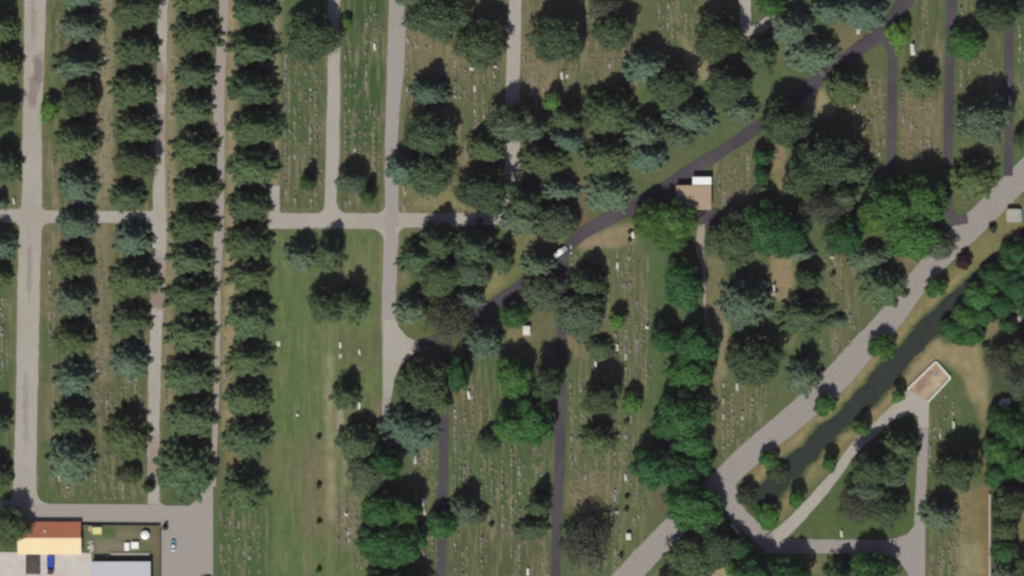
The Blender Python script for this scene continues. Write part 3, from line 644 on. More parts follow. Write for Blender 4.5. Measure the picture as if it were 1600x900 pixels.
# top centre
T('D', 684, 22, 48, 'at the top right of the main pale road', 42, 14); T('D', 752, 66, 42, 'left of the second pale road near the top', 40, 18); T('E', 640, -12, 30, 'cut by the top edge right of the main pale road', 24)
T('B', 672, 138, 29, 'alone among the graves right of the main pale road', 28, 17); T('D', 672, 208, 38, 'shading the graves beside the main pale road', 38, 15); T('B', 629, 260, 26, 'overhanging the main pale road above the crossroads', 28, 15); T('D', 672, 268, 40, 'just above and right of the crossroads', 38, 14)
T('D', 756, 296, 43, 'at the end of the cross road', 38, 16); T('P', 762, 226, 32, 'left of the pale road where it is shaded', 30, 16); T('E', 797, 190, 35, 'over the shaded end of the second pale road', 34, 18); T('E', 832, 198, 24, 'right of the shaded pale road end', 22, 13, words='light green rounded tree')
T('L', 864, 158, 14, 'in the dark grove below the graves', 18, 9)
T('T', 886, 184, 28, 'behind the lime tree in the dark grove', 28, 19); T('B', 884, 215, 28, 'in the middle of the dark grove', 24, 14); T('P', 850, 246, 38, 'in the grove right of the shaded pale road', 30, 15); T('B', 876, 295, 28, 'small, low in the dark grove', 22, 12)
T('T', 820, 318, 30, 'casting the long shadow above the asphalt road', 34, 20); T('B', 818, 340, 38, 'at the lower left of the dark grove', 28, 12); T('E', 868, 345, 36, 'above the white van', 32, 13)
T('S', 952, 168, 43, 'large with raying boughs in the grove', 46, 19); T('D', 870, 56, 43, 'right of the second pale road near the top', 44, 18); T('D', 959, 46, 33, 'beside the graves top centre', 34, 15); T('O', 945, 8, 28, 'cut by the top edge, top centre', 24)
T('B', 1009, 98, 38, 'top centre between grave rows and grove', 32, 17); T('D', 1050, 130, 38, 'in the grove above the asphalt road', 36, 15); T('B', 1008, 202, 31, 'on the right of the dark grove', 34, 15); T('B', 1078, 178, 38, 'at the right edge of the grove', 34, 15); T('B', 1014, 242, 28, 'nearest the asphalt road above the tan building', 26, 12); T('E', 1062, 212, 26, 'small one at the grove edge by the asphalt road', 22, 10)
T('P', 946, 240, 40, 'with ragged boughs in the grove centre', 36, 15); T('B', 952, 296, 36, 'lowest right tree of the grove', 34, 14)
T('D', 1122, 54, 40, 'left of the little pale lane at the top', 42, 17); T('T', 1187, 84, 30, 'right of the little pale lane', 32, 18); T('D', 1136, 132, 36, 'below the little pale lane', 34, 14); T('B', 1160, 168, 26, 'beside the asphalt road, small one', 24, 10)
T('B', 1238, 40, 34, 'on the slope above the asphalt road, left one', 34, 14); T('B', 1270, 82, 40, 'touching the asphalt road near the top', 32, 14); T('B', 1296, 12, 28, 'top edge, left of the asphalt road', 24, 15); T('B', 1350, 16, 36, 'where the asphalt road leaves the picture', 30, 12); T('G', 1204, 8, 22, 'at the top edge right of the little lane', 18, 8)
T('P', 1322, 130, 32, 'standing on the lower side of the asphalt road', 34, 17); T('D', 1224, 188, 38, 'on the asphalt road bend above the tan patch', 42, 19)
T('L', 1402, 58, 17, 'at the fork of the asphalt roads', 22, 8); T('K', 1412, 38, 10, 'behind the lime tree at the asphalt fork', 12, 6, words='small vivid green tree')
T('P', 1438, 122, 28, 'between the first two asphalt lanes at top right', 30, 15); T('G', 1508, 66, 30, 'beside the second asphalt lane at top right', 30, 11); T('D', 1556, 22, 34, 'at the top edge between asphalt lanes', 28, 12)
T('E', 1532, 184, 42, 'between the last two asphalt lanes', 42, 19); T('P', 1520, 274, 38, 'above the meeting of lane and diagonal road', 40, 16); T('D', 1604, 216, 22, 'cut by the right edge near the asphalt lane'); T('D', 1606, 12, 18, 'in the top right corner')
T('H', 1192, 243, 16, 'upper of the pair right of the tan building', 16, 8); T('H', 1190, 272, 13, 'lower of the pair right of the tan building', 18, 8); T('B', 1193, 294, 16, 'under the pair right of the tan building', 10, 5)
# large wood, right of centre
WG = 'trees of the large wood right of centre'
for a in [('D', 1292, 242, 50, 'large one on the top left of the large wood', 48, 22), ('D', 1260, 270, 36, 'left flank of the large wood', 34, 17), ('P', 1330, 262, 36, 'top of the large wood behind the green crowns', 36, 18), ('O', 1285, 322, 38, 'in the middle of the large wood', 32, 14), ('E', 1318, 305, 24, 'small one in the middle of the large wood', 22, 15),
    ('G', 1390, 315, 44, 'top left of the big green mass', 44, 17), ('G', 1438, 305, 42, 'top right of the big green mass', 40, 18), ('K', 1368, 338, 30, 'on the left of the big green mass', 28, 13), ('G', 1425, 365, 44, 'lowest of the big green mass', 42, 15),
    ('H', 1195, 352, 38, 'left one of the deep green pair', 46, 15), ('H', 1228, 362, 36, 'right one of the deep green pair', 40, 14), ('H', 1318, 365, 32, 'between the sparse tree and the green mass', 36, 14), ('D', 1145, 370, 42, 'beside the forecourt of the tan building', 44, 15),
    ('B', 1358, 398, 32, 'at the foot of the large wood', 24, 10), ('E', 1466, 382, 26, 'at the wood corner by the diagonal road', 24, 9), ('B', 1250, 395, 24, 'small one under the deep green pair', 14, 8), ('K', 1410, 322, 18, 'small crown inside the green mass', 18, 18)]:
    k, x, y, r, w, ry, h = a; T(k, x, y, r, w, ry, h, WG)
T('K', 1016, 340, 28, 'left half of the crown by the tan building', 32, 12); T('K', 1054, 340, 34, 'right half of the crown by the tan building', 34, 13); T('K', 1045, 368, 30, 'lower part of the clump by the tan building', 26, 10)
T('H', 1068, 440, 30, 'square one below the yellow-green clump', 48, 16)
T('B', 1166, 466, 42, 'large, below the deep green pair', 46, 20); T('D', 1262, 432, 21, 'small one left of the grassy graves', 20, 11); T('P', 1258, 488, 42, 'with raying boughs left of the grassy graves', 38, 15); T('P', 1378, 444, 38, 'next to the diagonal road above the graves', 38, 14); T('B', 1310, 500, 14, 'very small, by the diagonal road', 12, 5)
T('D', 1178, 558, 44, 'right of the tan footpath', 44, 16); T('B', 1256, 580, 27, 'touching the diagonal road, dark topped', 36, 16)
MG = 'trees of the green belt down the middle'
for a in [('H', 1037, 524, 22, 'small one at the top left of the belt', 30, 12), ('H', 1088, 535, 34, 'top right of the belt', 36, 14), ('G', 1078, 578, 36, 'third clump of the belt', 30, 12), ('H', 1068, 645, 40, 'above the belt waist', 42, 16), ('H', 1038, 662, 22, 'left side of the belt waist', 24, 10), ('G', 1080, 690, 32, 'in the belt waist', 30, 12),
    ('H', 1018, 726, 34, 'left bulge of the belt', 38, 15), ('H', 1062, 728, 32, 'middle bulge of the belt', 34, 14), ('H', 1094, 722, 18, 'right edge of the belt by the road', 22, 9), ('G', 1078, 785, 44, 'big lower left crown of the belt', 44, 16), ('G', 1100, 790, 29, 'big lower right crown of the belt', 36, 12), ('K', 1108, 716, 10, 'tiny one poking from the belt by the road', 8, 6),
    ('D', 1080, 868, 40, 'bottom left crown of the belt', 40, 14), ('D', 1120, 850, 32, 'bottom right crown of the belt', 36, 13), ('H', 1155, 853, 20, 'by the curved road', 22, 8), ('D', 1060, 905, 34, 'cut by the bottom edge under the belt', 28, 10)]:
    k, x, y, r, w, ry, h = a; T(k, x, y, r, w, ry, h, MG)
# centre south
T('S', 919, 438, 30, 'right of the asphalt fork', 32, 19); T('E', 905, 488, 38, 'with raying boughs right of the asphalt lane', 42, 13); T('P', 918, 470, 30, 'between the fork conifer and raying tree', 26, 14); T('B', 843, 410, 28, 'below the white van', 28, 16); T('E', 848, 452, 34, 'in the fork of the asphalt road and lane', 36, 13)
T('L', 965, 500, 13, 'upper one among the centre graves', 15, 9); T('P', 938, 540, 23, 'low round one right of the asphalt lane', 20, 7); T('D', 938, 618, 29, 'above the cubic conifer among the graves', 30, 17); T('L', 986, 630, 15, 'lower one among the centre graves', 19, 9); T('P', 934, 682, 28, 'square one right of the asphalt lane', 30, 13)
T('G', 805, 490, 24, 'beside the white vault', 22, 9); T('B', 756, 525, 29, 'on the asphalt road left of the vault', 34, 19)
T('O', 702, 500, 36, 'by the end of the asphalt road', 42, 15); T('B', 644, 480, 26, 'nearest the pale turning area', 26, 14); T('S', 656, 400, 34, 'left one in the grove under the crossroads', 32, 16); T('T', 684, 378, 34, 'throwing its shadow on the cross road, left', 34, 21); T('T', 742, 386, 38, 'throwing its shadow on the cross road, right', 38, 23)
T('D', 690, 430, 40, 'in the grove under the crossroads', 30, 13); T('E', 734, 422, 34, 'middle of the grove under the crossroads', 26, 11); T('T', 785, 406, 19, 'on the right of the grove under the crossroads', 24, 16); T('B', 734, 462, 24, 'lower right of the grove under the crossroads', 22, 13)
T('H', 716, 580, 18, 'narrow one at the top of the left asphalt lane', 32, 12); T('D', 662, 595, 40, 'at the head of the left asphalt lane', 46, 17); T('B', 640, 665, 45, 'large, left of the left asphalt lane', 42, 15); T('P', 690, 625, 16, 'edging the left asphalt lane', 22, 9)
T('P', 562, 685, 34, 'by the dirt track', 42, 16); T('E', 575, 735, 34, 'at the foot of the clump by the dirt track', 34, 12); T('H', 604, 718, 27, 'leaning on the clump by the dirt track', 28, 15)
BG = 'leafy trees in the bottom clump'
for a in [('H', 596, 792, 32, 'top left of the bottom clump', 34, 15), ('G', 636, 792, 24, 'top right of the bottom clump', 26, 15), ('H', 590, 842, 32, 'middle left of the bottom clump', 36, 14), ('H', 630, 845, 34, 'middle right of the bottom clump', 38, 14), ('G', 608, 868, 24, 'lower middle of the bottom clump', 20, 11), ('H', 595, 910, 28, 'bottom left, cut by the lower edge', 26, 12), ('H', 640, 912, 30, 'bottom middle, cut by the lower edge', 28, 14)]:
    k, x, y, r, w, ry, h = a; T(k, x, y, r, w, ry, h, BG)
T('G', 690, 818, 23, 'leaning over the left asphalt lane', 24, 10); T('B', 728, 790, 25, 'right of the left asphalt lane', 30, 16); T('E', 745, 805, 18, 'low one beside the shadowed conifer', 14, 6)
T('G', 803, 585, 29, 'above the widest crown between the asphalt lanes', 36, 14); T('D', 858, 592, 25, 'touching the middle asphalt lane', 32, 18); T('G', 832, 652, 32, 'right part of the crown between lanes', 42, 14); T('G', 800, 662, 30, 'middle part of the crown between lanes', 32, 13); T('D', 766, 688, 20, 'small one at the left of the green crown', 20, 8)
T('T', 842, 788, 20, 'left of the middle asphalt lane near the bottom', 22, 17); T('P', 832, 822, 29, 'round one left of the lane bottom', 20, 8)
T('O', 912, 848, 42, 'right of the middle asphalt lane at the bottom', 50, 15)
# canal
CG = 'small round trees along the canal'
for k, x, y, r, w, h in [('g', 1461, 450, 17, 'topmost on the road side of the canal', 8), ('g', 1376, 543, 21, 'second on the road side of the canal', 8), ('g', 1288, 633, 18, 'third on the road side of the canal', 8), ('g', 1200, 718, 15, 'fourth on the road side of the canal', 7), ('d', 1214, 738, 17, 'on the bank at the end of the canal, right', 6), ('d', 1167, 774, 18, 'by the inner curve of the road', 7), ('g', 1200, 808, 20, 'at the very end of the canal', 6),
    ('L', 1402, 618, 12, 'topmost on the terrace side of the canal', 8), ('g', 1347, 668, 14, 'topmost but one on the terrace side of the canal', 8), ('g', 1295, 723, 14, 'third down on the terrace side of the canal', 8), ('g', 1244, 779, 14, 'lowest on the terrace side of the canal', 8)]:
    T(k, x, y, r, w, None, h, CG)
T('R', 1506, 409, 14, 'between the diagonal road and the canal', h=5)
# triangle and bottom right
T('S', 1404, 692, 33, 'near the tip of the triangular lawn', 36, 17); T('D', 1360, 730, 34, 'in the triangle, shading the pale road', 32, 18); T('D', 1392, 720, 26, 'in the middle of the triangle', 26, 13); T('O', 1340, 785, 34, 'low in the triangular lawn', 32, 12); T('E', 1352, 765, 28, 'pale domed one in the triangle', 22, 14); T('D', 1385, 792, 28, 'lower right in the triangle', 32, 12); T('E', 1392, 748, 26, 'low right in the triangle middle', 16, 6)
T('D', 1492, 728, 34, 'right of the lane in the bottom right plot', 36, 18); T('B', 1466, 800, 29, 'beside the lane in the bottom right plot', 30, 15)
T('H', 1180, 895, 34, 'left of two at the bottom under the cross road', 32, 15); T('H', 1235, 895, 32, 'right of two at the bottom under the cross road', 32, 15); T('T', 1312, 898, 26, 'dark one at the bottom right of centre', 30, 17); T('G', 1360, 892, 36, 'at the bottom edge below the triangle', 38, 16); T('L', 1141, 888, 11, 'at the bottom edge by the dirt strip', 14, 6)
# right-hand woods
RG = 'trees of the wood along the right edge'
for a in [('H', 1592, 392, 30, 'top of the canal bank wood', 26, 10), ('H', 1556, 428, 28, 'second down the canal bank wood', 24, 9), ('H', 1590, 446, 28, 'inner canal bank, upper', 28, 9), ('G', 1530, 462, 26, 'third down the canal bank wood', 26, 8), ('H', 1562, 474, 26, 'inner canal bank, lower', 22, 8), ('G', 1512, 492, 24, 'fourth down the canal bank wood', 22, 7), ('H', 1488, 512, 22, 'fifth down the canal bank wood', 18, 6), ('G', 1516, 522, 22, 'lowest on the canal bank above the clearing', 18, 6),
    ('G', 1545, 448, 18, 'gap-filling one high on the canal bank', 16, 7), ('H', 1538, 490, 20, 'gap-filling one low on the canal bank', 18, 7), ('G', 1575, 412, 18, 'between the two highest of the canal bank', 16, 8), ('H', 1500, 528, 16, 'smallest at the foot of the canal bank wood', 12, 5), ('H', 1604, 420, 20, 'on the right edge behind the canal wood', 22, 9), ('H', 1606, 478, 16, 'on the right edge behind the lower canal wood', 18, 8),
    ('H', 1574, 506, 16, 'small one between canal wood and dark wood', 14, 6), ('O', 1562, 562, 28, 'upper of the brown trees on the right edge', 32, 12), ('O', 1594, 590, 28, 'lower of the brown trees on the right edge', 36, 14), ('D', 1598, 545, 24, 'in shadow on the right edge', 24, 15),
    ('H', 1565, 655, 24, 'left of the rubble heap', 26, 10), ('G', 1594, 672, 28, 'below the rubble heap', 30, 11), ('G', 1560, 700, 26, 'below the rubble, touching the lawn', 26, 10), ('G', 1592, 722, 30, 'on the right edge beneath the rubble', 28, 11), ('H', 1556, 740, 22, 'just above the pale block wall', 24, 9),
    ('D', 1578, 782, 28, 'top of the row behind the block wall', 30, 15), ('D', 1568, 822, 22, 'second in the row behind the block wall', 24, 11), ('H', 1568, 856, 22, 'third in the row behind the block wall', 22, 10), ('B', 1574, 893, 24, 'lowest in the row behind the block wall', 26, 10), ('D', 1604, 878, 20, 'in the bottom right corner', 22, 12), ('H', 1608, 640, 16, 'beyond the rubble on the right edge', 20, 9)]:
    k, x, y, r, w, ry, h = a; T(k, x, y, r, w, ry, h, RG)

# ------------------------------------------------------------------ buildings
def gable(px0, py0, px1, py1, eave, ridge, ridge_py):
    pass
x0, y0 = W(28, 866); x1, y1 = W(127, 815); yr = W(0, 840)[1]
cx, cy = (x0+x1)/2, (y0+y1)/2
hs = thing('house', 'long low house with one red-brown and one cream roof slope beside the yard', 'house', (cx, cy, 0))
w2, d2 = (x1-x0)/2, (y1-y0)/2; yr -= cy
E0, R0 = 2.1, 3.1
bm = bmesh.new()
vs = [bm.verts.new(p) for p in [(-w2+.3, -d2+.3, 0), (w2-.3, -d2+.3, 0), (w2-.3, d2-.3, 0), (-w2+.3, d2-.3, 0), (-w2+.3, -d2+.3, E0), (w2-.3, -d2+.3, E0), (w2-.3, d2-.3, E0), (-w2+.3, d2-.3, E0), (-w2+.3, yr, R0-.1), (w2-.3, yr, R0-.1)]]
for f in ((0, 1, 5, 4), (2, 3, 7, 6), (1, 2, 6, 9, 5), (3, 0, 4, 8, 7), (3, 2, 1, 0)): bm.faces.new([vs[i] for i in f])
link_bm('wall', bm, M['wall'], hs)
def slope(name, mat, ya, za, yb, zb, xa, xb, parent, th=.12):
    bm = bmesh.new(); n = max(2, int((xb-xa)/.9)); 
    for i in range(n):                      # ribbed sheets
        u0, u1 = xa+(xb-xa)*i/n, xa+(xb-xa)*(i+1)/n; r = .05
        A = [(u0, ya, za), (u1-.12, ya, za), (u1-.12, yb, zb), (u0, yb, zb)]; B = [(u1-.12, ya, za+r), (u1, ya, za+r), (u1, yb, zb+r), (u1-.12, yb, zb+r)]
        for Q in (A, B):
            t = [bm.verts.new(p) for p in Q]; b = [bm.verts.new((p[0], p[1], p[2]-th)) for p in Q]
            bm.faces.new(t); bm.faces.new(b[::-1])
            for k in range(4): bm.faces.new((t[k], b[k], b[(k+1) % 4], t[(k+1) % 4]))
    return link_bm(name, bm, mat, parent)
o = slope('roof', M['red_roof'], d2, E0+.05, yr+.03, R0, -w2+1.3, w2, hs); o['label'] = 'red-brown roof slope'
o = slope('roof', M['cream_roof'], yr-.03, R0, -d2, E0+.05, -w2, w2+.2, hs); o['label'] = 'cream roof slope'
bm = bmesh.new(); box(bm, -.35, .35, -.7, .7, 0, .5, .06); cyl(bm, 0, .2, .6, .22, .3); link_bm('roof_vent', bm, M['wall'], hs, (-1.6, 2.9, 2.45))
bm = bmesh.new(); box(bm, -.5, .5, -.06, .06, 0, 1.9, .02); dr = link_bm('door', bm, M['dark_metal'], hs, (3, -d2+.26, 0)); 
bm = bmesh.new(); box(bm, .3, .42, -.14, -.05, .95, 1.1, .01); link_bm('handle', bm, M['white'], dr)
for k in (-7, -3, 7.5):
    bm = bmesh.new(); box(bm, -.6, .6, -.05, .05, .9, 1.7); link_bm('window', bm, M['glass'], hs, (k, -d2+.27, 0))
# grey-white flat roofed workshop
wx0, wy0 = W(144, 960); wx1, wy1 = W(236, 877)
ws = thing('workshop', 'flat-roofed workshop with pale grey roof at the bottom of the yard', 'building', ((wx0+wx1)/2, (wy0+wy1)/2, 0))
a, b = (wx1-wx0)/2, (wy1-wy0)/2
bm = bmesh.new(); box(bm, -a+.2, a-.2, -b+.2, b-.2, 0, 2.9); link_bm('wall', bm, M['wall'], ws)
bm = bmesh.new(); box(bm, -a, a, -b, b, 2.903, 3.1, .03); rf = link_bm('roof', bm, M['grey_roof'], ws)
bm = bmesh.new(); box(bm, -a, a, b-.25, b, 3.1, 3.3); box(bm, -a, -a+.25, -b, b-.25, 3.1, 3.3); box(bm, a-.25, a, -b, b-.25, 3.1, 3.3); link_bm('parapet', bm, M['grey_roof'], rf)
# tan roofed cemetery building
bx0, by0 = W(1056, 328); bx1, by1 = W(1111, 290)
tb = thing('cemetery_office', 'tan flat-roofed building with white annex below the asphalt road', 'building', ((bx0+bx1)/2, (by0+by1)/2, 0))
a, b = (bx1-bx0)/2, (by1-by0)/2
bm = bmesh.new(); box(bm, -a+.3, a-.3, -b+.3, b-.3, 0, 3.2); link_bm('wall', bm, M['wall'], tb)
o = slope('roof', M['tan_roof'], b, 3.35, -b, 3.55, -a, a, tb); o['label'] = 'tan sheet roof'
bm = bmesh.new(); box(bm, -.1, a-.2, b+.05, b+3.1, 0, 2.9); link_bm('annex', bm, M['wall'], tb)
bm = bmesh.new(); box(bm, -.5, a+.1, b+.03, b+3.35, 2.903, 3.05, .03); o = link_bm('annex_roof', bm, M['white'], tb); o['label'] = 'white annex roof'
bm = bmesh.new(); box(bm, -1.1, 1.1, -.05, .05, 0, 2.1); link_bm('door', bm, M['glass'], tb, (2.5, -b+.26, 0))
for k in (-4.5, -1.5, 5.5):
    bm = bmesh.new(); box(bm, -.6, .6, -.05, .05, 1, 2.2); link_bm('window', bm, M['glass'], tb, (k, -b+.27, 0))
# white shed near the right edge
sx, sy = W(1582, 337)
sh = thing('shed', 'small white-roofed shed between the diagonal road and the wood', 'shed', (sx, sy, 0))
bm = bmesh.new(); box(bm, -2.3, 2.3, -2.5, 2.5, 0, 2.2); link_bm('wall', bm, M['block'], sh)
bm = bmesh.new(); box(bm, -2.42, 2.42, -2.62, 2.62, 2.203, 2.4, .05); link_bm('roof', bm, M['block'], sh)
bm = bmesh.new(); box(bm, -.5, .5, -.05, .05, 0, 1.95, .02); link_bm('door', bm, M['dark_metal'], sh, (0, -2.53, 0))
bm = bmesh.new(); box(bm, 0, 1.0, -2.4, 2.4, 1.7, 1.8, .02); o = link_bm('canopy', bm, surf_mat('blue_canopy', (.25, .42, .5), 1, .05), sh, (2.32, 0, 0))
# white vault
def vault(px, py, w, d, h, label, rz=0, name='mausoleum', cat='mausoleum'):
    t = thing(name, label, cat, (*W(px, py), 0), rz)
    bm = bmesh.new(); box(bm, -w/2-.15, w/2+.15, -d/2-.15, d/2+.15, 0, .2, .03); link_bm('plinth', bm, M['block'], t)
    bm = bmesh.new(); box(bm, -w/2+.1, w/2-.1, -d/2+.1, d/2-.1, .2, h, .03); link_bm('body', bm, M['white_stone'], t)
    bm = bmesh.new(); box(bm, -w/2, w/2, -d/2, d/2, h+.003, h+.22, .05, .86); link_bm('roof_slab', bm, M['white_stone'], t)
    return t
vault(823, 516, 2.9, 3.6, 2.0, 'square white vault below a leafy tree, left of the middle asphalt lane')
vault(982, 838, 1.9, 2.6, 1.6, 'white pedestal tomb on the grass near the diagonal road end', name='tomb', cat='tomb')

# terrace with white parapet
tp = [(1418, 608), (1462, 565), (1485, 590), (1450, 628)]
tr = thing('memorial_terrace', 'paved terrace edged with a low white parapet at the head of the pale road', 'terrace', (*W(1453, 597), 0))
cxy = W(1453, 597); loc = [(W(*p)[0]-cxy[0], W(*p)[1]-cxy[1]) for p in tp]
bm = bmesh.new(); t_ = [bm.verts.new((x, y, .28)) for x, y in loc]; b_v = [bm.verts.new((x, y, 0)) for x, y in loc]; bm.faces.new(t_)
for k in range(4): bm.faces.new((t_[k], b_v[k], b_v[(k+1) % 4], t_[(k+1) % 4]))
link_bm('paving', bm, M['paving'], tr)
bm = bmesh.new()
for (ax, ay), (bx, by) in zip(loc, loc[1:]):
    L = math.hypot(bx-ax, by-ay); ang = math.atan2(by-ay, bx-ax); n = int(L/1.3)
    for i in range(n):
        c = (i+.5)/n; s = len(bm.verts)
        box(bm, -L/n/2+.08, L/n/2-.08, -.42, .42, 0, .95+.1*(i % 2), .04); bm.verts.ensure_lookup_table()
        bmesh.ops.transform(bm, matrix=Matrix.Translation((ax+(bx-ax)*c, ay+(by-ay)*c, 0)) @ Matrix.Rotation(ang, 4, 'Z'), verts=bm.verts[s:])
link_bm('parapet', bm, M['white_stone'], tr)
bm = bmesh.new(); cyl(bm, 0, 0, .4, 1.2, .24, seg=20); cyl(bm, 0, 0, .75, .5, .5, seg=8, r2=.35); link_bm('plinth', bm, M['block'], tr, (1.8, 2.2, 0))

# block wall
bw = thing('block_wall', 'long low pale block wall beside the brown dirt strip', 'wall', (*W(1546, 880), 0))
bm = bmesh.new(); box(bm, -.3, .3, -27, 27, 0, 1.2); link_bm('wall_body', bm, M['block'], bw)
bm = bmesh.new(); box(bm, -.45, .45, -27.05, 27.05, 1.203, 1.32, .02); link_bm('coping', bm, M['block'], bw)
# yard fences
def fence(pts, label, h=2.0):
    f = thing('yard_fence', label, 'fence', (*W(*pts[0]), 0), 0, 'fences round the yard')
    o = W(*pts[0])
    bm = bmesh.new(); bp = bmesh.new()
    for p, q in zip(pts[:-1], pts[1:]):
        a = Vector(W(*p))-Vector(o); b = Vector(W(*q))-Vector(o); L = (b-a).length; ang = math.atan2(b.y-a.y, b.x-a.x); n = max(1, int(L/2.4))
        for i in range(n):
            s = len(bm.verts); box(bm, -L/n/2+.05, L/n/2-.05, -.04, .04, .08, h); bm.verts.ensure_lookup_table()
            m = a.lerp(b, (i+.5)/n); bmesh.ops.transform(bm, matrix=Matrix.Translation((m.x, m.y, 0)) @ Matrix.Rotation(ang, 4, 'Z'), verts=bm.verts[s:])
        for i in range(n+1):
            m = a.lerp(b, i/n); po = bmesh.new(); box(po, m.x-.06, m.x+.06, m.y-.06, m.y+.06, 0, h+.1, .01); link_bm('post', po, M['dark_metal'], f)
    link_bm('panel', bm, M['fence'], f); bp.free()
fence([(128, 820), (250, 821)], 'dark sheet fence along the top of the yard', 1.5)
fence([(250.5, 824), (250.5, 960)], 'dark sheet fence along the right of the yard', 1.6)

# ------------------------------------------------------------------ vehicles
def wheels(parent, xs, ys, r, w):
    for x in xs:
        for y in ys:
            bm = bmesh.new(); cyl(bm, 0, 0, 0, r, w, 'X', 20); t = link_bm('wheel', bm, M['rubber'], parent, (x, y, r))
            bm = bmesh.new(); cyl(bm, (.01 if x > 0 else -.01), 0, 0, r*.55, w+.02, 'X', 16); link_bm('rim', bm, M['white'], t)
def loft(bm, secs):
    """secs: list of (y, half width, z0, z1, top half width)"""
    rings = []
    for y, w, z0, z1, tw in secs:
        rings.append([bm.verts.new(p) for p in ((-w*.94, y, z0), (-w, y, z0+(z1-z0)*.45), (-tw, y, z1-.03), (-tw*.8, y, z1), (tw*.8, y, z1), (tw, y, z1-.03), (w, y, z0+(z1-z0)*.45), (w*.94, y, z0))])
    for A, B in zip(rings[:-1], rings[1:]):
        for k in range(8): bm.faces.new((A[k], A[(k+1) % 8], B[(k+1) % 8], B[k]))
    bm.faces.new(rings[0][::-1]); bm.faces.new(rings[-1])
def car(px, py, rz, label, paint, hood):
    t = thing('parked_car', label, 'car', (*W(px, py), .06), rz, 'parked cars')
    bm = bmesh.new(); loft(bm, [(-2.25, .7, .35, .75, .6), (-2.1, .85, .25, .92, .8), (-1.0, .9, .22, .98, .84), (.9, .9, .22, .96, .84)]); link_bm('body', bm, paint, t)
    bm = bmesh.new(); loft(bm, [(.9, .9, .22, .96, .84), (1.9, .86, .25, .84, .78), (2.25, .7, .35, .68, .6)]); link_bm('hood', bm, hood, t)
    bm = bmesh.new(); loft(bm, [(-1.75, .76, .93, .99, .74), (-1.1, .78, .93, 1.42, .62), (.2, .78, .93, 1.45, .62), (.95, .76, .93, .99, .74)]); link_bm('window', bm, M['glass'], t)
    bm = bmesh.new(); box(bm, -.58, .58, -1.05, .2, 1.43, 1.49, .02); link_bm('roof', bm, paint, t)
    for s in (-1, 1):
        bm = bmesh.new(); box(bm, s*.6-.15, s*.6+.15, 2.12, 2.22, .52, .66, .02); link_bm('headlight', bm, M['white'], t)
        bm = bmesh.new(); box(bm, s*.6-.15, s*.6+.15, -2.24, -2.14, .55, .72, .02); link_bm('tail_light', bm, M['red_lamp'], t)
        bm = bmesh.new(); box(bm, s*.98-.08, s*.98+.08, .62, .76, .92, 1.04, .02); link_bm('mirror', bm, paint, t)
    wheels(t, (-.82, .82), (-1.35, 1.4), .32, .2)
car(271, 852, 0, 'pale blue-white car with teal bonnet parked on the grey yard road', M['car_white'], M['teal'])
car(322, 904, math.pi/2, 'white car cut by the bottom edge near the lawn corner', M['white'], M['white'])
def van(px, py, rz, label):
    t = thing('parked_van', label, 'van', (*W(px, py), .1), rz)
    bm = bmesh.new(); box(bm, -1.05, 1.05, -2.9, 1.0, .45, 2.5, .1); link_bm('cargo_body', bm, M['white'], t)
    bm = bmesh.new(); loft(bm, [(1.02, .98, .4, 1.9, .85), (1.8, .98, .4, 1.85, .8), (2.3, .96, .4, 1.15, .85), (2.9, .85, .45, 1.0, .7)]); link_bm('cab', bm, M['white'], t)
    bm = bmesh.new(); bm.faces.new([bm.verts.new(p) for p in ((-.78, 1.86, 1.82), (.78, 1.86, 1.82), (.84, 2.3, 1.19), (-.84, 2.3, 1.19))]); 
    o = link_bm('windscreen', bm, M['glass'], t, (0, .03, .02))
    for s in (-1, 1):
        bm = bmesh.new(); box(bm, s*.6-.14, s*.6+.14, 2.86, 2.94, .65, .8, .02); link_bm('headlight', bm, M['grey_roof'], t)
    wheels(t, (-.92, .92), (-1.9, 1.9), .38, .24)
van(875, 394, math.radians(-52), 'white box van parked at the asphalt road fork')
def truck(px, py, rz, label):
    t = thing('tipper_truck', label, 'truck', (*W(px, py), .05), rz)
    bm = bmesh.new(); box(bm, -.45, .45, -3.6, 3.4, .6, .85); link_bm('chassis', bm, M['dark_metal'], t)
    bm = bmesh.new(); w, a, b, z0, z1 = 1.2, -3.7, 1.6, .95, 1.9
    box(bm, -w, w, a, b, z0, z0+.12); box(bm, -w, -w+.1, a, b, z0+.12, z1); box(bm, w-.1, w, a, b, z0+.12, z1); box(bm, -w+.1, w-.1, a, a+.1, z0+.12, z1); box(bm, -w+.1, w-.1, b-.1, b, z0+.12, z1)
    link_bm('tipper_bed', bm, M['blue'], t)
    bm = bmesh.new(); box(bm, -1.1, 1.1, 1.8, 3.6, .6, 2.3, .14, .92); link_bm('cab', bm, surf_mat('dark_cab_paint', (.10, .04, .05), 1, .05, rough=.4), t)
    bm = bmesh.new(); box(bm, -.9, .9, 3.5, 3.56, 1.35, 2.0); link_bm('windscreen', bm, M['glass'], t)
    wheels(t, (-.98, .98), (-2.6, -1.5, 2.7), .48, .28)
truck(79, 883, math.pi, 'blue tipper truck with a dark cab parked in the concrete yard')

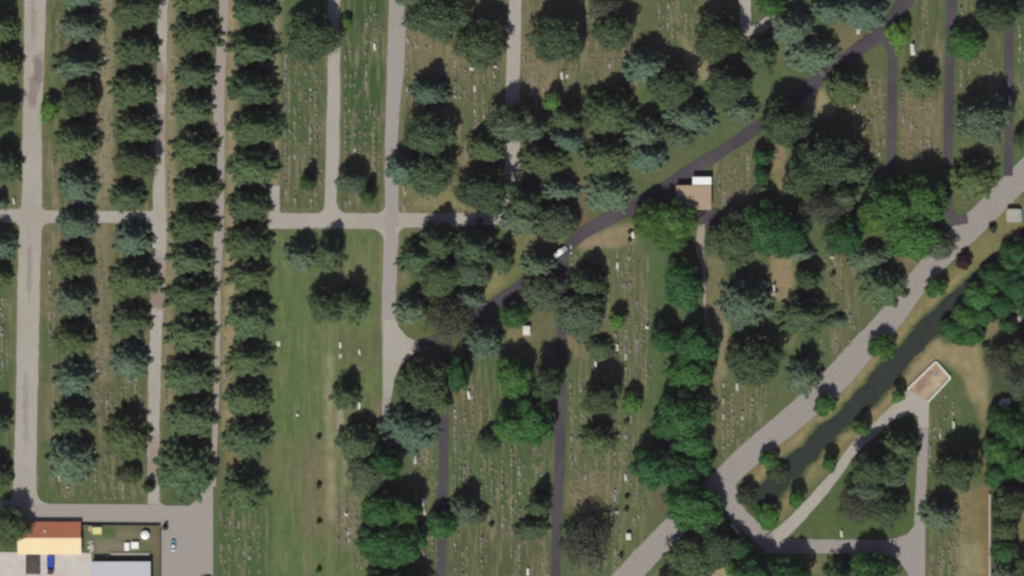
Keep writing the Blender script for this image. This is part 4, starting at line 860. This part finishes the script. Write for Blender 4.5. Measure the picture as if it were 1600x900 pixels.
# ------------------------------------------------------------------ yard items
def heap(name, px, py, w, d, h, mat, label, cat, seed, n=14):
    r = random.Random(seed); bm = bmesh.new()
    for i in range(n):
        a = r.uniform(0, 6.28); q = math.sqrt(r.random()); x, y = math.cos(a)*q*w/2*.8, math.sin(a)*q*d/2*.8; s = len(bm.verts)
        b = r.uniform(.35, .8)*min(w, d)*.35; z = h*(1-q*q)*.7
        bmesh.ops.create_icosphere(bm, subdivisions=2, radius=b); bm.verts.ensure_lookup_table()
        for v in bm.verts[s:]: v.co *= 1+r.uniform(-.22, .22)
        bmesh.ops.transform(bm, matrix=Matrix.Translation((x, y, z)) @ Matrix.Rotation(r.uniform(0, 6), 4, 'Z') @ Matrix.Diagonal((1.2, .8, .55, 1)), verts=bm.verts[s:])
    return tag(link_bm(name, bm, mat, None, (*W(px, py), 0)), label, cat)
bay = thing('soil_bay', 'dark brown soil storage bay with low walls in the concrete yard', 'bay', (*W(51.5, 882), 0))
bm = bmesh.new()
for a, b, c, d in ((-2.7, -2.5, -4, 4), (2.5, 2.7, -4, 4), (-2.5, 2.5, 3.8, 4)): box(bm, a, b, c, d, 0, .9)
link_bm('bay_wall', bm, M['dark_metal'], bay)
r_ = random.Random(3); bm = bmesh.new(); bmesh.ops.create_grid(bm, x_segments=18, y_segments=24, size=1)
for v in bm.verts: 
    u, q = v.co.x, v.co.y; v.co.x *= 2.49; v.co.y *= 3.79; v.co.z = .3+.5*max(0, 1-u*u)*max(0, 1-q*q)+r_.uniform(-.06, .06)
link_bm('soil', bm, M['soil'], bay)
def stack(px, py, w, d, h, mat, label, cat, name):
    t = thing(name, label, cat, (*W(px, py), 0))
    bm = bmesh.new()
    for k in (-1, 0, 1): box(bm, -w/2, w/2, k*d*.4-.06, k*d*.4+.06, 0, .14)
    link_bm('pallet', bm, M['timber'], t)
    bm = bmesh.new(); box(bm, -w/2+.05, w/2-.05, -d/2+.05, d/2-.05, .143, h, .1, .93); link_bm('load', bm, mat, t)
stack(152, 829, 4.0, 3.0, 1.1, M['yellow'], 'yellow tarpaulin-covered stack beside the red roof', 'stack', 'covered_stack')
stack(141, 826, 1.6, 2.4, .7, M['timber'], 'small timber stack beside the yellow tarpaulin', 'stack', 'timber_stack')
def tank(px, py, r, h, label):
    t = thing('water_tank', label, 'tank', (*W(px, py), 0)); bm = bmesh.new(); cyl(bm, 0, 0, h/2, r, h, seg=24); link_bm('body', bm, M['white'], t)
    bm = bmesh.new(); cyl(bm, 0, 0, h+.15, r, .3, seg=24, r2=r*.3); link_bm('lid', bm, M['white'], t)
tank(227, 836, 1.7, 1.6, 'round white tank in the top right of the yard grass')
def crate(px, py, w, d, h, label):
    t = thing('white_crate', label, 'crate', (*W(px, py), 0), 0, 'white crates in the yard'); bm = bmesh.new(); box(bm, -w/2, w/2, -d/2, d/2, 0, h, .04); link_bm('body', bm, M['white_stone'], t)
    bm = bmesh.new(); box(bm, -w/2-.06, w/2+.06, -d/2-.06, d/2+.06, h+.003, h+.12, .03); link_bm('lid', bm, M['white'], t)
crate(198.5, 854, 1.8, 3.0, 1.0, 'narrow white crate, left of the two in the yard grass')
crate(211, 852, 2.9, 2.6, 1.1, 'square white crate, right of the two in the yard grass')
heap('rubble_heap', 142, 853, 2.6, 5.5, 1.0, M['rock'], 'grey rubble heap beside the cream roof', 'heap', 4)
heap('rubble_heap', 1570, 628, 4.6, 3.6, 1.4, M['white_stone'], 'whitish rubble heap in the wood at the right edge', 'heap', 5, 18)
heap('stone_heap', 1590, 497, 3.5, 3, .8, M['block'], 'pale stone heap in a gap of the canal wood', 'heap', 6)
bm = bmesh.new(); box(bm, -7.6, 7.6, -.55, .55, 0, .5, .04); tag(link_bm('concrete_beam', bm, M['block'], None, (*W(203, 866), 0)), 'long pale concrete beam lying above the grey-roofed workshop', 'beam')
stack(168, 870, 2.0, 1.3, .8, M['timber'], 'tan timber stack by the workshop corner', 'stack', 'timber_stack')
for i, (x, y, w) in enumerate([(1145, 822, 'topmost'), (1149, 827, 'middle'), (1153, 832, 'lowest')]):
    r_ = random.Random(i); bm = bmesh.new(); bmesh.ops.create_icosphere(bm, subdivisions=2, radius=.8)
    for v in bm.verts: v.co *= 1+r_.uniform(-.15, .15); v.co.z *= .6
    tag(link_bm('white_boulder', bm, M['white_stone'], None, (*W(x, y), .3)), f'{w} of three white boulders at the curved road edge', 'boulder', 'white boulders by the curved road')

# ------------------------------------------------------------------ headstones
def stone_proto(kind):
    bm = bmesh.new()
    if kind == 0:      # upright slab with rounded shoulders on a base
        box(bm, -.38, .38, -.8, .8, 0, .22, .03)
        box(bm, -.15, .15, -.62, .62, .223, .95, .05)
    elif kind == 1:    # flat ledger with low headstone
        box(bm, -.55, .55, -.9, .9, 0, .25, .04); box(bm, -.3, -.05, -.6, .6, .253, .8, .05)
    elif kind == 2:    # obelisk
        box(bm, -.55, .55, -.55, .55, 0, .35, .03); box(bm, -.38, .38, -.38, .38, .353, .7, .03); box(bm, -.24, .24, -.24, .24, .703, 2.1, .02, .55)
    else:              # double wide monument
        box(bm, -.45, .45, -1.2, 1.2, 0, .28, .03); box(bm, -.22, .22, -1.0, 1.0, .283, 1.15, .07)
    bmesh.ops.recalc_face_normals(bm, faces=bm.faces)
    me = bpy.data.meshes.new('headstone'); bm.to_mesh(me); bm.free(); me.materials.append(M['stone']); return me
SP = [stone_proto(k) for k in range(4)]
SKIND = ['upright', 'ledger', 'obelisk', 'wide']
def hidden(px, py):
    for tx, ty, r, ry, H in TREES:
        if ((px-tx)/(r+1))**2+((py-ty)/(ry+1))**2 < 1: return True
        L = H/math.tan(math.radians(ELEV))*.75/S            # deep in the shade
        if 0 < ty-py < ry+L*.5 and abs(px-tx-(ty-py)*.28) < r*.6: return True
    return False
def headstone(px, py, k, tone, label, sc=1.0, group='headstones'):
    o = bpy.data.objects.new('headstone', SP[k]); C.objects.link(o); o.location = (*W(px, py), 0)
    o.rotation_euler[2] = rnd.uniform(-.06, .06); o.scale = (sc, sc, sc*rnd.uniform(.85, 1.1)); c = tone; o.color = (c*1.0, c*.97, c*.90, 1)
    if label in labels: print('DUP LABEL', label)
    if len(label.split()) > 16: print('LONG', label)
    labels.add(label); tag(o, label, 'headstone', group)
# bright ones that stand out
for px, py, k, sc, lab in [(878, 118, 3, 1.5, 'bright white headstone by grave rows above the lime tree'), (886, 119, 1, 1.0, 'small pale ledger beside the bright white headstone above the lime tree'), (737, 107, 2, 1.6, 'white obelisk under the large tree left of the second pale road'), (774, 104, 2, 1.2, 'white obelisk touching the second pale road verge'),
    (742, 138, 3, 1.2, 'pale wide headstone between the two top pale roads'), (586, 73, 3, 1.4, 'whitish-grey headstone right of the short pale lane top'), (1426, 77, 3, 2.4, 'tall bright white monument beside the lime tree at the asphalt fork'), (465, 648, 2, 1.1, 'lone white marker in the middle of the lawn'), (562, 662-112, 3, 1.0, 'white marker above the lone lawn conifer'),
    (562, 634, 3, 1.4, 'white monument at the foot of the lone lawn conifer'), (541, 803, 2, 1.5, 'bright white marker right of the dirt track'), (649, 718, 3, 1.6, 'pale slab left of the left asphalt lane'), (662, 785, 3, 1.8, 'white slab beside the bottom leafy clump'), (663, 798, 3, 1.6, 'pale slab just below the white slab beside the bottom clump'),
    (733, 617, 3, 1.6, 'white slab lying across the row between the asphalt lanes'), (965, 543, 3, 1.3, 'white headstone below the upper lime tree'), (978, 557, 3, 1.2, 'pale headstone right of the one below the upper lime tree'), (1011, 511, 2, 1.4, 'slim white headstone left of the green belt top'), (931, 569, 3, 1.0, 'pale headstone right of the middle asphalt lane bend'),
    (963, 800, 2, 1.4, 'yellow-white marker below the two tiny shrubs'), (978, 746, 3, 1.5, 'white double headstone left of the belt bulge'), (1315, 834, 3, 1.3, 'white headstone at the lower edge of the triangular lawn'), (1490, 664, 3, 1.5, 'pinkish-white monument in the bottom right plot'), (1409, 750, 3, 1.8, 'pale monument at the right side of the triangle'), (1409, 786, 3, 1.3, 'cream headstone beside the lane in the triangle'),
    (1209, 452, 3, 2.2, 'white monument on the tan strip right of the large blue-green conifer'), (1152, 604, 3, 1.5, 'pale headstone below the tan footpath end'), (825, 893, 3, 1.4, 'white headstone at the bottom left of the middle asphalt lane'), (435, 537, 1, 1.4, 'pale flat marker on the left edge of the lawn'), (532, 539, 3, 1.1, 'white marker upper of two on the lawn path'), (532, 556, 1, 1.1, 'white marker lower of two on the lawn path'),
    (22, 314, 3, 1.2, 'white headstone in the corner above the left cross road'), (94, 748, 1, 1.4, 'pale ledger under the bottom blue-green conifer'), (1341, 10, 2, 1.1, 'white speck headstone by the asphalt road at the top'), (1300, 402, 2, 1.4, 'pinkish-white headstone right below the wood'), (1341, 49, 1, 1.5, 'pale ledger on the bare verge above the asphalt road'), (989, 366, 3, 1.5, 'cream headstone beside two tiny shrubs'), (965, 415, 3, 1.3, 'pale headstone below the asphalt bend')]:
    headstone(px, py, k, rnd.uniform(.48, .7), lab, .25+sc*.68)
PLOTS = [  # phrase, rows (x, y0, y1), spacing px, chance
 ('plot left of short pale lane', [(446, 85, 325), (461, 85, 325), (478, 100, 240), (486, 95, 325), (494, 100, 325)], 7.5, .42),
 ('plot right of short pale lane', [(540, 20, 325), (555, 100, 300), (572, 8, 240), (587, 20, 90), (570, 245, 325), (585, 170, 270)], 7.5, .42),
 ('plot right of the main pale road', [(637, 60, 150), (650, 45, 80), (666, 45, 80), (712, 80, 155), (727, 108, 170), (742, 110, 200), (757, 112, 200), (772, 100, 190), (632, 290, 326), (660, 300, 326), (681, 300, 326)], 7, .5),
 ('plot right of the second pale road', [(820, 65, 145), (835, 85, 145), (850, 90, 150), (879, 100, 140), (893, 100, 140), (925, 80, 112), (940, 80, 125), (953, 80, 125), (968, 85, 120)], 6.5, .6),
 ('plot at the top centre', [(1030, -5, 60), (1044, 0, 70), (1060, 2, 60), (1072, 5, 60), (1088, 5, 80), (1075, 50, 90), (918, 2, 70)], 7, .4),
 ('grass left of first asphalt lane', [(1335, 160, 245), (1350, 140, 240), (1362, 120, 245), (1374, 120, 245)], 8, .4),
 ('between first and second asphalt lanes', [(1411, 140, 240), (1424, 150, 245), (1440, 150, 245), (1452, 150, 245), (1442, 10, 70)], 7, .55),
 ('between second and third asphalt lanes', [(1502, 10, 140), (1515, 95, 130), (1530, 95, 130), (1547, 90, 130)], 7, .6),
 ('strip on upper right edge', [(1594, 120, 180), (1593, 40, 100)], 7, .6),
 ('plot right of tan building', [(1124, 255, 320), (1134, 255, 320), (1150, 245, 320), (1168, 240, 320)], 8, .45),
 ('strip left of left asphalt lane', [(648, 705, 745), (662, 700, 745), (676, 720, 880), (662, 800, 880)], 8, .35),
 ('plot between the two asphalt lanes', [(711, 625, 900), (726, 590, 770), (739, 600, 690), (752, 610, 900), (768, 720, 830), (785, 715, 850), (800, 690, 900), (812, 690, 900), (833, 690, 770), (845, 690, 760), (723, 850, 900), (848, 840, 900)], 7.5, .48),
 ('upper plot right of middle asphalt lane', [(893, 385, 420), (908, 590, 660), (965, 395, 480), (978, 395, 600), (983, 385, 480), (995, 470, 610), (1005, 480, 600), (930, 390, 400), (962, 520, 600), (892, 600, 720), (1010, 560, 600)], 7.5, .42),
 ('lower plot right of middle asphalt lane', [(893, 700, 800), (905, 720, 800), (916, 740, 800), (929, 730, 760), (943, 720, 760), (961, 660, 890), (978, 650, 765), (991, 760, 830), (1004, 770, 800)], 7.5, .42),
 ('grass left of the diagonal road', [(1130, 590, 700), (1145, 600, 690), (1160, 610, 690), (1175, 610, 680), (1190, 600, 650), (1131, 620, 720)], 8, .35),
 ('grass beside the dirt track', [(528, 790, 850), (541, 770, 850), (557, 770, 900), (545, 820, 850)], 8, .5),
 ('bottom plot left of the lawn', [(346, 800, 900), (359, 800, 900), (374, 815, 900), (390, 820, 900), (405, 820, 900)], 8, .4),
 ('bottom right plot', [(1453, 640, 740), (1469, 650, 700), (1454, 845, 900), (1467, 850, 900), (1483, 840, 900), (1496, 760, 900), (1470, 600, 650), (1489, 620, 690)], 7.5, .5),
 ('graves below the large wood', [(1288, 400, 420), (1300, 410, 480), (1315, 400, 490), (1328, 480, 540), (1283, 530, 550), (1300, 520, 560)], 8, .4),
 ('strip on the far left edge', [(4, 460, 590), (-5, 460, 600)], 7.5, .6),
 ('foot of the left tree rows', [(84, 620, 740), (97, 755, 782), (106, 758, 782), (149, 690, 782), (165, 690, 780), (180, 705, 782), (193, 720, 782), (151, 600, 650), (167, 600, 650), (183, 600, 640), (197, 585, 620), (212, 590, 620)], 7.5, .5),
 ('between the left tree rows', [(88, 5, 70), (84, 245, 325), (78, 380, 560), (163, 30, 120), (178, 50, 125), (160, 170, 325), (175, 180, 230), (157, 380, 440), (152, 450, 590), (165, 500, 590), (268, 85, 185), (264, 240, 330), (260, 500, 640), (352, 500, 640)], 9, .4),
]
small = []; total = 0; cand = []
for phrase, rows, sp, ch in PLOTS:
    for ri, (x, a, b) in enumerate(sorted(rows)):
        seq = []; y = a+rnd.uniform(0, sp); on = rnd.random() < .6
        while y < b:
            if rnd.random() < .28: on = not on
            if rnd.random() < (ch*1.45 if on else ch*.25):
                p = (x+rnd.uniform(-.9, .9), y)
                if not hidden(*p): seq.append(p)
            y += sp*rnd.uniform(.8, 1.2)
        cand.append((phrase, ri, seq))
allc = [(phrase, ri, i, p) for phrase, ri, seq in cand for i, p in enumerate(seq)]
big = set(rnd.sample(range(len(allc)), min(len(allc), 255)))
cnt = {}
for j, (phrase, ri, i, p) in enumerate(allc):
    tone = rnd.choice((.17, .19, .22, .26, .30, .40))
    if j in big:
        k = rnd.choice((0, 0, 0, 1, 3, 3, 2)); key = (phrase, ri); cnt[key] = cnt.get(key, 0)+1
        o1 = ['1st', '2nd', '3rd']+[f'{n}th' for n in range(4, 40)]
        tw = 'dull' if tone < .21 else ('grey' if tone < .32 else 'pale')
        headstone(*p, k, tone, f"{tw} {SKIND[k]} headstone, {o1[cnt[key]-1]} down {o1[ri]} row from left, {phrase}", rnd.uniform(.75, 1.08))
    else: small.append(p)
print('headstones', len(big)+38, 'small', len(small), 'trees', len(TREES))
for px, py, k, n_ in []: pass
extra_small = []
for phrase, rows, sp, ch in PLOTS:
    for (x, a, b) in rows:
        for _ in range(int((b-a)/sp*1.0)):
            p = (x+rnd.choice((0, 0, 7))+rnd.uniform(-1.2, 1.2), rnd.uniform(a, b))
            if not hidden(*p): extra_small.append(p)
bm = bmesh.new()
for p in small+extra_small:
    x, y = W(*p); a = rnd.uniform(.25, .4); b = rnd.uniform(.4, .8); h = rnd.uniform(.35, .8)
    box(bm, x-a, x+a, y-b, y+b, 0, .15); box(bm, x-a*.45, x+a*.45, y-b*.8, y+b*.8, .153, h)
tag(link_bm('small_headstones', bm, M['stones'], None), 'hundreds of small weathered headstones in thin rows across the lawns', 'headstones', kind='stuff')
